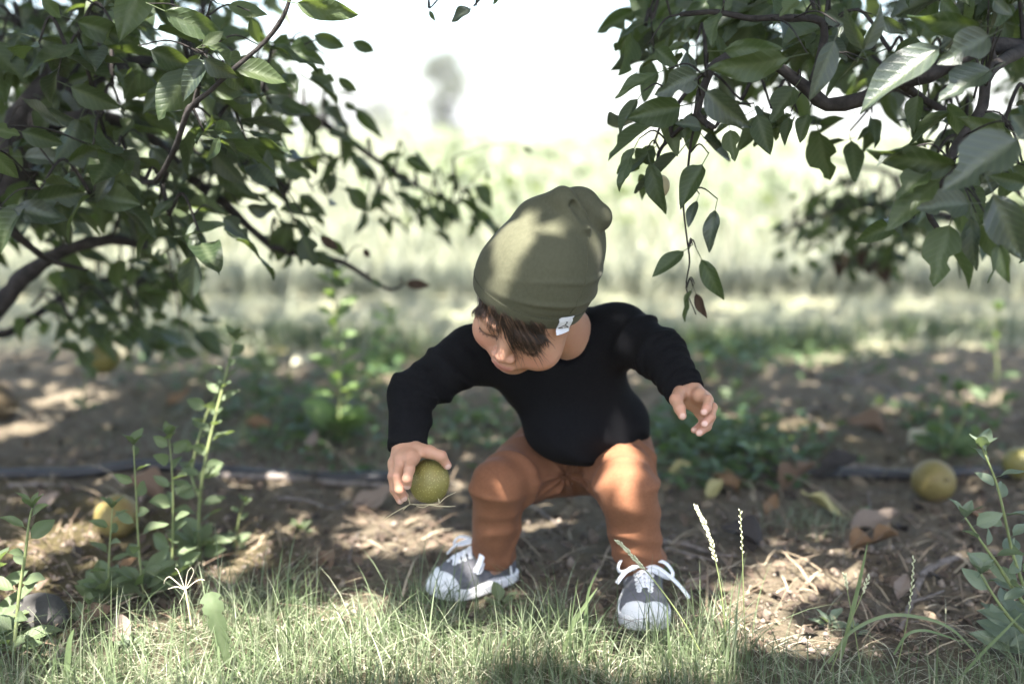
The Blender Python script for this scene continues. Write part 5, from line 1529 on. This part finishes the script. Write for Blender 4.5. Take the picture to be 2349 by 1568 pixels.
# ------------------------------------------------------------------ hose, sticks, stone
M_hose = mat_plain('black_hose', (.012, .012, .014), .42, .5, 30, .3, .1)
p = [on_ground(u, v, .007 if u < 950 else -.010 if u < 1750 else .005) for u, v in ((-500, 1110), (-200, 1098), (0, 1096), (180, 1094), (330, 1090), (470, 1092), (620, 1100), (780, 1102), (900, 1100), (1040, 1098), (1200, 1096), (1400, 1096), (1600, 1096), (1800, 1092), (1980, 1090), (2120, 1092), (2240, 1088), (2349, 1090), (2600, 1094), (2900, 1100))]
m = MB(); m.add(*tube(smooth_path(p, 160), .0115, 10)); add('hose', m.mesh('hose', p[0]), M_hose, None, 'black irrigation hose running across the soil strip', 'hose', loc=tuple(p[0]))
M_stick = mat_plain('grey_stick', (.17, .145, .125), .9, .2, 90, .4, .7, .003)
gS = np.random.default_rng(55)
stick_defs = [
    ('thick curved grey stick lying on the soil at the lower right', [(2200, 1276), (2150, 1300), (2115, 1326), (2095, 1365), (2078, 1405), (2062, 1442)], .0062, [[(2088, 1378), (2130, 1370), (2165, 1352)]]),
    ('stick added along the hose left of the hand as its sunlit stretch', [(470, 1104), (560, 1106), (650, 1106), (760, 1112), (900, 1112)], .0085, []),  # lighter stick laid along the hose in place of its sunlit stretch
    ('brown stick pointing right beside the shoe with the bow', [(1520, 1262), (1570, 1270), (1640, 1278), (1690, 1282)], .005, []),
    ('second brown stick just below the one beside the bow shoe', [(1525, 1276), (1580, 1286), (1650, 1296)], .0035, []),
    ('grey stick slanting behind the gap between the legs', [(1215, 1165), (1250, 1190), (1285, 1215)], .004, []),
    ('pale twig lying under the left tree\'s weeds', [(640, 1150), (700, 1160), (760, 1172), (800, 1150)], .004, []),
    ('thin upright broken twig left of the reaching hand', [(800, 1290), (806, 1255), (822, 1220)], .0028, []),
    ('dark twig behind the fallen pear on the right', [(1760, 950), (1830, 960), (1900, 1000), (1960, 1010)], .005, [[(1830, 960), (1880, 940), (1930, 950)]]),
    ('blurred grey branch far back on the right soil', [(1870, 870), (1960, 880), (2040, 900), (2080, 930)], .007, [[(1960, 880), (1990, 860), (2040, 850)]]),
    ('long thin stick at the far right of the soil', [(2180, 1010), (2260, 985), (2340, 960)], .005, []),
    ('dark stick crossing in front of the hose', [(1880, 1085), (1960, 1075), (2050, 1082)], .006, []),
    ('short grey stick lying by the small sprout', [(1990, 1190), (1996, 1160), (1990, 1135)], .0028, []),
    ('forked brown stick on the left soil under the hose', [(20, 1130), (90, 1122), (170, 1128)], .006, [])]
for lb, pl, r, subs in stick_defs:
    p = np.array([on_ground(u, v, r * .8) for u, v in pl]); o = p[0]; sp_ = smooth_path(p, 22)
    t_ = thing('stick', o, lb, 'stick', 'sticks on the soil'); m = MB(); m.add(*tube(sp_, r * (1 - .45 * np.linspace(0, 1, len(sp_))) * (1 + .1 * gS.normal(size=len(sp_))), 8, 1, .07)); add('stem', m.mesh('stem', o), M_stick, t_)
    for sb in subs:
        q = smooth_path(np.array([on_ground(u, v, r * .9) for u, v in sb]), 14); m = MB(); m.add(*tube(q, np.linspace(r * .6, r * .25, len(q)), 6, 1, .06)); add('side_twig', m.mesh('side_twig', o), M_stick, t_)
M_stone = mat_plain('grey_stone', (.052, .049, .045), .9, .25, 30, .45, .8, .006)
c = on_ground(85, 1445, .018); v, f = sdf_mesh(lambda P: ell(P, c, (.044, .034, .034)) + .006 * wob(P, 45, 71, 3), c - .07, c + .07, .003)
add('stone', mesh_from('stone', v - c, f), M_stone, None, 'rounded grey stone by the weeds at the lower left', 'stone', loc=tuple(c))

# ------------------------------------------------------------------ fallen leaves
M_dry = [mat_plain('brown_leaf', (.13, .085, .055), .8, .25, 50, .4), mat_plain('orange_leaf', (.17, .10, .05), .75, .3, 50, .35), mat_plain('yellow_leaf', (.33, .29, .13), .7, .3, 50, .25), mat_plain('grey_brown_leaf', (.19, .15, .12), .85, .2, 50, .3), mat_plain('dark_leaf', (.028, .024, .022), .7, .3, 50, .4), mat_plain('pale_leaf', (.42, .40, .30), .75, .3, 50, .2)]
DRY = []
for i in range(6):
    for j, w in enumerate((.5, .62)):
        m = leaf_mesh('leaf_blade', w, -.5 + .35 * j, .35 + .2 * j, .07, i * 3 + j, 10, 6, bites=((.5, 1, .1),) if j else (), twist=.5 - .9 * j); m.materials.append(M_dry[i]); DRY.append(m)


def fallen(u, v, L, ci, ang, lift, label, tilt=.15, k=0):
    b = on_ground(u, v, lift); d = V3(math.cos(ang), math.sin(ang), tilt); me = DRY[ci * 2 + k]
    o = bpy.data.objects.new('fallen_leaf', me); COL.objects.link(o); d = unit(d); s = unit(np.cross(V3(0, -.25, 1), d)); n = np.cross(d, s); A = np.stack([d * L, s * L, n * L], 1)
    o.matrix_local = Matrix([[*A[i], (b - d * L * .5)[i]] for i in range(3)] + [[0, 0, 0, 1]]); tag(o, label, 'leaf', 'fallen leaves on the soil'); return o


for args in [(2006, 1262, .085, 1, .1, .012, 'curled orange brown leaf on the soil right of the seed stalks', .25, 1), (1876, 1188, .085, 2, 2.9, .016, 'broad yellow spotted leaf leaning on the soil', .3, 0), (2008, 1215, .090, 3, .0, .012, 'flat grey brown leaf right of the yellow one', .1, 0),
             (1835, 1125, .10, 0, .5, .020, 'large crumpled brown leaf behind the yellow leaf', .35, 1), (1790, 1110, .08, 4, 2.4, .015, 'dark shrivelled leaf beside the crumpled brown one', .3, 0), (2110, 1032, .065, 5, .3, .015, 'small whitish leaf behind the fallen right pear', .3, 0),
             (1560, 1100, .05, 2, .2, .010, 'pale leaf lying right of the child\'s knee', .2, 0), (1660, 1130, .06, 1, 2.6, .012, 'small orange leaf near the ground cover', .4, 1), (1640, 1140, .055, 2, .8, .010, 'small yellow leaf next to the small orange one', .3, 0), (1700, 1262, .075, 4, 2.8, .012, 'black rotten leaf right of the brown sticks', .3, 1),
             (415, 940, .075, 1, .2, .02, 'blurred orange leaf under the tallest weed', .3, 0), (590, 1005, .065, 1, 2.8, .02, 'blurred golden leaf behind the tallest weed', .2, 1), (720, 1048, .05, 3, 1.2, .03, 'blurred cream leaf left of the reaching hand', .6, 0), (860, 1162, .09, 3, .3, .012, 'pinkish brown leaf below the held pear on the soil', .2, 0),
             (330, 1150, .09, 0, 2.7, .012, 'brown leaf behind the opening weed crown', .2, 1), (700, 860, .08, 5, .4, .02, 'pale blurred leaf far back on the left soil', .2, 0), (1920, 1095, .10, 4, .1, .02, 'dark bark like leaf along the hose on the right', .2, 0), (1985, 1010, .09, 0, 2.9, .02, 'rusty leaf in front of the dark twig', .2, 1),
             (220, 1440, .06, 0, .6, .012, 'brown leaf at the edge of the lawn on the left', .2, 0), (270, 1465, .06, 3, 2.2, .010, 'grey brown leaf near the ferny seedling', .3, 1), (300, 1340, .03, 1, .5, .03, 'small orange scrap lying on the weed rosette', .2, 0), (2070, 1350, .05, 3, 1.0, .008, 'small brown leaf left of the curved stick', .2, 0),
             (1230, 1110, .07, 0, .4, .012, 'brown leaf seen between the legs', .2, 1), (1770, 1180, .05, 1, .9, .010, 'rust coloured leaf scrap left of the yellow leaf', .3, 0), (640, 830, .08, 2, .2, .02, 'yellow blurred leaf on the far left soil', .3, 0), (1000, 870, .07, 0, 1.6, .02, 'brown blurred leaf behind the reaching arm', .2, 0),
             (110, 1180, .06, 3, .4, .01, 'grey leaf on the dark soil at the far left', .2, 0), (745, 1300, .05, 0, 2.0, .008, 'brown leaf on the soil before the broken twig', .2, 1), (1600, 1360, .045, 3, .4, .008, 'small leaf between the bow and the seed stalk', .2, 0), (2240, 1200, .06, 0, 2.5, .01, 'brown leaf left of the grey weed', .2, 0)]:
    fallen(*args)

# litter too small to pick apart: crumbs of earth, bark and straw bits
gD = np.random.default_rng(66); N = 9000
uu = gD.uniform(-250, 2600, N); vv = 790 + 720 * gD.random(N) ** .75
P = np.array([ground_at(a, b) for a, b in zip(uu, vv)]); k = P[:, 1] > lawn_edge(P[:, 0]) - .03; P = P[k]; P[:, 2] = ground_z(P[:, 0], P[:, 1]) + .0015; N = len(P)
sz = gD.gamma(2.2, .0011, N) + .001
ic = np.array([[0, 0, 1], [.9, 0, .2], [.28, .85, .2], [-.72, .53, .2], [-.72, -.53, .2], [.28, -.85, .2], [0, 0, -.6]])
fc = np.array([(0, 1, 2), (0, 2, 3), (0, 3, 4), (0, 4, 5), (0, 5, 1), (6, 2, 1), (6, 3, 2), (6, 4, 3), (6, 5, 4), (6, 1, 5)])
V = P[:, None] + (ic[None] * (1 + .3 * gD.normal(size=(N, 7, 1)))) * sz[:, None, None] * gD.uniform(.6, 1.3, (N, 1, 3)); F = (np.arange(N) * 7)[:, None, None] + fc[None]
t = NT('crumbs'); a = t.n.new('ShaderNodeAttribute'); a.attribute_name = 'rnd'; M_crumb = t.done(t.principled(t.ramp(a.outputs['Fac'], [(0, (.05, .038, .03)), (.5, (.14, .11, .085)), (1, (.24, .2, .16))]), .95, None, .15))
add('soil_crumbs', mesh_from('soil_crumbs', V.reshape(-1, 3), F.reshape(-1, 3), True, {'rnd': np.repeat(gD.random(N), 7)}), M_crumb, kind='stuff', label='small clods and crumbs of earth on the soil', cat='soil')
N = 4600; uu = gD.uniform(-250, 2600, N); vv = 800 + 700 * gD.random(N) ** .8
P = np.array([ground_at(a, b) for a, b in zip(uu, vv)]); k = P[:, 1] > lawn_edge(P[:, 0]) - .06; P = P[k]; n = len(P)
pl = blades(n, P[:, 0], P[:, 1], ground_z(P[:, 0], P[:, 1]) + .003, gD.gamma(3, .011, n), gD.uniform(.0012, .0050, n), gD.uniform(1.2, 1.7, n), 3, rg=gD, stiff=1.05)
t = NT('straw_bits'); a = t.n.new('ShaderNodeAttribute'); a.attribute_name = 'rnd'; M_bits = t.done(t.principled(t.ramp(a.outputs['Fac'], [(0, (.05, .035, .025)), (.45, (.14, .10, .07)), (.8, (.30, .24, .16)), (1, (.42, .36, .26))]), .85, None, .2))
add('straw_litter', mesh_from('straw_litter', pl[0], pl[1], True, {'rnd': pl[2]}), M_bits, kind='stuff', label='dry straw and bark bits littered over the soil', cat='litter')

N = 950; uu = gD.uniform(-200, 2550, N); vv = 800 + 660 * gD.random(N); P = np.array([ground_at(a, b) for a, b in zip(uu, vv)]); k = P[:, 1] > lawn_edge(P[:, 0]) + .01; P = P[k]; P[:, 2] = ground_z(P[:, 0], P[:, 1]) + .004
V, F, Rr = crown_mesh(P, 447); V = V.reshape(-1, 10, 3); c = V.mean(1, keepdims=True); V = (c + (V - c) * gD.uniform(.20, .45, (len(P), 1, 1)) * np.array([1, 1, 1.3])).reshape(-1, 3)
t = NT('leaf_bits'); a = t.n.new('ShaderNodeAttribute'); a.attribute_name = 'rnd'; M_lbits = t.done(t.principled(t.ramp(a.outputs['Fac'], [(0, (.022, .018, .015)), (.4, (.085, .06, .042)), (.75, (.13, .095, .068)), (1, (.18, .14, .095))]), .8, None, .25))
add('leaf_litter', mesh_from('leaf_litter', V, F, True, {'rnd': Rr}), M_lbits, kind='stuff', label='small torn scraps of old brown leaves over the soil', cat='litter')

# ------------------------------------------------------------------ single stalks and blades in front
M_seed = mat_plain('pale_seed', (.42, .42, .27), .7, .3, 80, .2)
M_blade = mat_leaf('long_blade', (.12, .165, .075), (.15, .19, .09), .3, .5)


def stalk(label, pl, Y, frac, sr=.0022, n=22, r=.0007):
    p = smooth_path([at(u, v, Y) for u, v in pl], 34); b = p[0]; w = thing('grass_stalk', b, label, 'grass stalk', 'seed stalks at the lawn edge'); m = MB(); m.add(*tube(p, np.linspace(r * 1.3, r * .6, len(p)), 5)); add('stem', m.mesh('stem', b), M_stem, w)
    m = MB(); k0 = len(p) * (1 - frac); g = np.random.default_rng(int(pl[0][0]))
    for i in range(n):
        q = k0 + (len(p) - 1 - k0) * i / (n - 1); j = min(int(q), len(p) - 2); c = p[j] + (p[j + 1] - p[j]) * (q - j); ax = unit(p[j + 1] - p[j]); sd = unit(np.cross(ax, V3(0, 1, .2))) * (1 if i % 2 else -1)
        e = c + ax * sr * 2.2 + sd * sr * g.uniform(.4, .9) + g.normal(size=3) * .0007; m.add(*tube([c, (c + e) / 2 + sd * .0004, e], [sr * .25, sr * .5, sr * .12], 6))
    add('seed_head', m.mesh('seed_head', b), M_seed, w)


stalk('pale seed stalk standing upright right of the bow shoe', [(1668, 1480), (1655, 1360), (1640, 1280), (1622, 1215), (1598, 1165)], 1.36, .55, .0033, 30, .0009)
stalk('leaning seed stalk crossing in front of the bow shoe', [(1610, 1500), (1560, 1412), (1500, 1330), (1460, 1285), (1420, 1243)], 1.34, .40, .0030, 22, .0009)
stalk('thin seed stalk just right of the upright pale one', [(1712, 1500), (1706, 1380), (1703, 1270), (1698, 1172)], 1.37, .35, .002, 14)
stalk('green seed stalk before the curved grey stick', [(2056, 1540), (2078, 1440), (2090, 1360), (2096, 1282)], 1.34, .5, .0024, 16)
stalk('bent seed stalk crossing the long grass blade', [(1905, 1540), (1945, 1440), (1975, 1370), (1992, 1325)], 1.33, .3, .0028, 8)
stalk('dark seed stalk leaning left over the bent one', [(1975, 1530), (1958, 1430), (1945, 1360), (1938, 1320)], 1.33, .3, .0028, 8)


def long_blade(label, pl, Y, w, dY=0.):
    p = smooth_path([at(u, v, Y + dY * i / (len(pl) - 1)) for i, (u, v) in enumerate(pl)], 26); n = len(p); t_, A, B = frames(p); ww = w * np.sin(np.pi * (np.linspace(.12, 1, n) ** .8)) ** .7; sd = unit(V3(.5, .3, .6))
    V = []
    for i in range(n):
        s_ = unit(np.cross(t_[i], unit(at(HX, HY, .01) * 0 + V3(.15, -1, .5)))); nn = np.cross(s_, t_[i]); V += [p[i] - s_ * ww[i] / 2 + nn * ww[i] * .12, p[i], p[i] + s_ * ww[i] / 2 + nn * ww[i] * .12]
    add('wild_grass', mesh_from('wild_grass', np.array(V) - p[0], grid_faces_(n, 3)), M_blade, None, label, 'grass', 'long grass blades at the lawn edge', loc=tuple(p[0]))


long_blade('long straight grass blade rising beside the dark seed stalk', [(1928, 1510), (1950, 1420), (1972, 1330), (1991, 1240)], 1.33, .006)
long_blade('long arching grass blade bowing over to the right', [(1900, 1520), (1950, 1450), (2030, 1412), (2110, 1415), (2180, 1440), (2240, 1500), (2280, 1560)], 1.32, .0042)
long_blade('shorter arching blade under the long bowed one', [(2050, 1500), (2080, 1455), (2120, 1445), (2170, 1458), (2215, 1475)], 1.33, .0036)
long_blade('broad grass blade leaning right in front of the shadow between the shoes', [(1290, 1500), (1310, 1440), (1340, 1390), (1372, 1345)], 1.37, .006)
long_blade('straight blade rising between the shoes', [(1338, 1460), (1344, 1400), (1352, 1350), (1376, 1298)], 1.38, .004)
long_blade('thin blade standing right in front of the white toe cap', [(1545, 1568), (1538, 1500), (1532, 1440), (1530, 1378)], 1.31, .0035)
long_blade('straw coloured stem leaning right at the lower right corner', [(2190, 1568), (2250, 1500), (2310, 1440), (2349, 1400)], 1.30, .004)
long_blade('pale upright blade at the left end of the bright lawn', [(150, 1568), (155, 1520), (160, 1470), (170, 1440)], 1.29, .0075)
# jagged dandelion leaf and a dry flower in the bright part of the lawn
p = smooth_path([at(525, 1530, 1.305), at(510, 1470, 1.30), at(492, 1400, 1.295), at(478, 1358, 1.30)], 30); V = []; n = len(p); t_, A, B = frames(p)
for i in range(n):
    s = i / (n - 1); w = .002 + .0135 * (s ** .7) * (1 - max(0, (s - .82) / .18) ** 2 * .85) * (1 - .38 * (abs(((s * 5.2) % 1) - .0) < .35) * (s < .9)); s_ = unit(np.cross(t_[i], V3(.1, -1, .35))); nn = np.cross(s_, t_[i])
    for k in (-1, -.5, 0, .5, 1): V.append(p[i] + s_ * w * k + nn * abs(k) * w * .25)
me = mesh_from('dandelion_leaf', np.array(V) - p[0], grid_faces_(n, 5), True, {'vein': np.tile([0, 0, 1., 0, 0], n)})
add('dandelion_leaf', me, M_weed, None, 'jagged dandelion leaf standing in the bright lawn', 'leaf', loc=tuple(p[0]))
b = at(440, 1440, 1.33); fl = thing('dry_flower', b, 'bleached dry flower head with curled bracts in the bright lawn', 'flower'); m = MB(); m.add(*tube(smooth_path([b, at(432, 1390, 1.33), at(425, 1350, 1.33)], 10), .0014, 6)); add('stem', m.mesh('stem', b), M_straw, fl)
M_bract = mat_plain('bleached_bract', (.55, .50, .38), .75, .3, 80, .2)
for pl in ([(425, 1352), (415, 1325), (408, 1308), (402, 1302)], [(425, 1352), (428, 1325), (432, 1308), (440, 1300)], [(425, 1352), (400, 1330), (388, 1322), (378, 1330), (376, 1340)], [(425, 1352), (445, 1335), (460, 1328), (470, 1330)], [(425, 1352), (405, 1345), (385, 1350)], [(425, 1352), (420, 1365), (410, 1385)], [(425, 1352), (436, 1330), (444, 1312), (442, 1302)]):
    m = MB(); q = smooth_path([at(u, v, 1.33 - .0004 * i) for i, (u, v) in enumerate(pl)], 14); m.add(*tube(q, np.linspace(.0011, .0004, len(q)), 6, .5)); add('bract', m.mesh('bract', b), M_bract, fl)
# ------------------------------------------------------------------ thin haze added to wash out the distance, standing in for lens flare
t = NT('hazy_air'); pv = t.n.new('ShaderNodeVolumePrincipled'); pv.inputs['Color'].default_value = (.93, .95, .96, 1); pv.inputs['Density'].default_value = .0014; pv.inputs['Anisotropy'].default_value = 0.0
t.link(pv.outputs[0], t.out.inputs['Volume'])
hx, hy0, hy1, hz0, hz1 = 420, -80, 470, -2.0, 5.6
hv_ = np.array([[sx * hx, y, z] for z in (hz0, hz1) for y in (hy0, hy1) for sx in (-1, 1)])
add('haze', mesh_from('haze', hv_, [(0, 2, 3, 1), (4, 5, 7, 6), (0, 1, 5, 4), (2, 6, 7, 3), (0, 4, 6, 2), (1, 3, 7, 5)], False), t.m, kind='stuff')
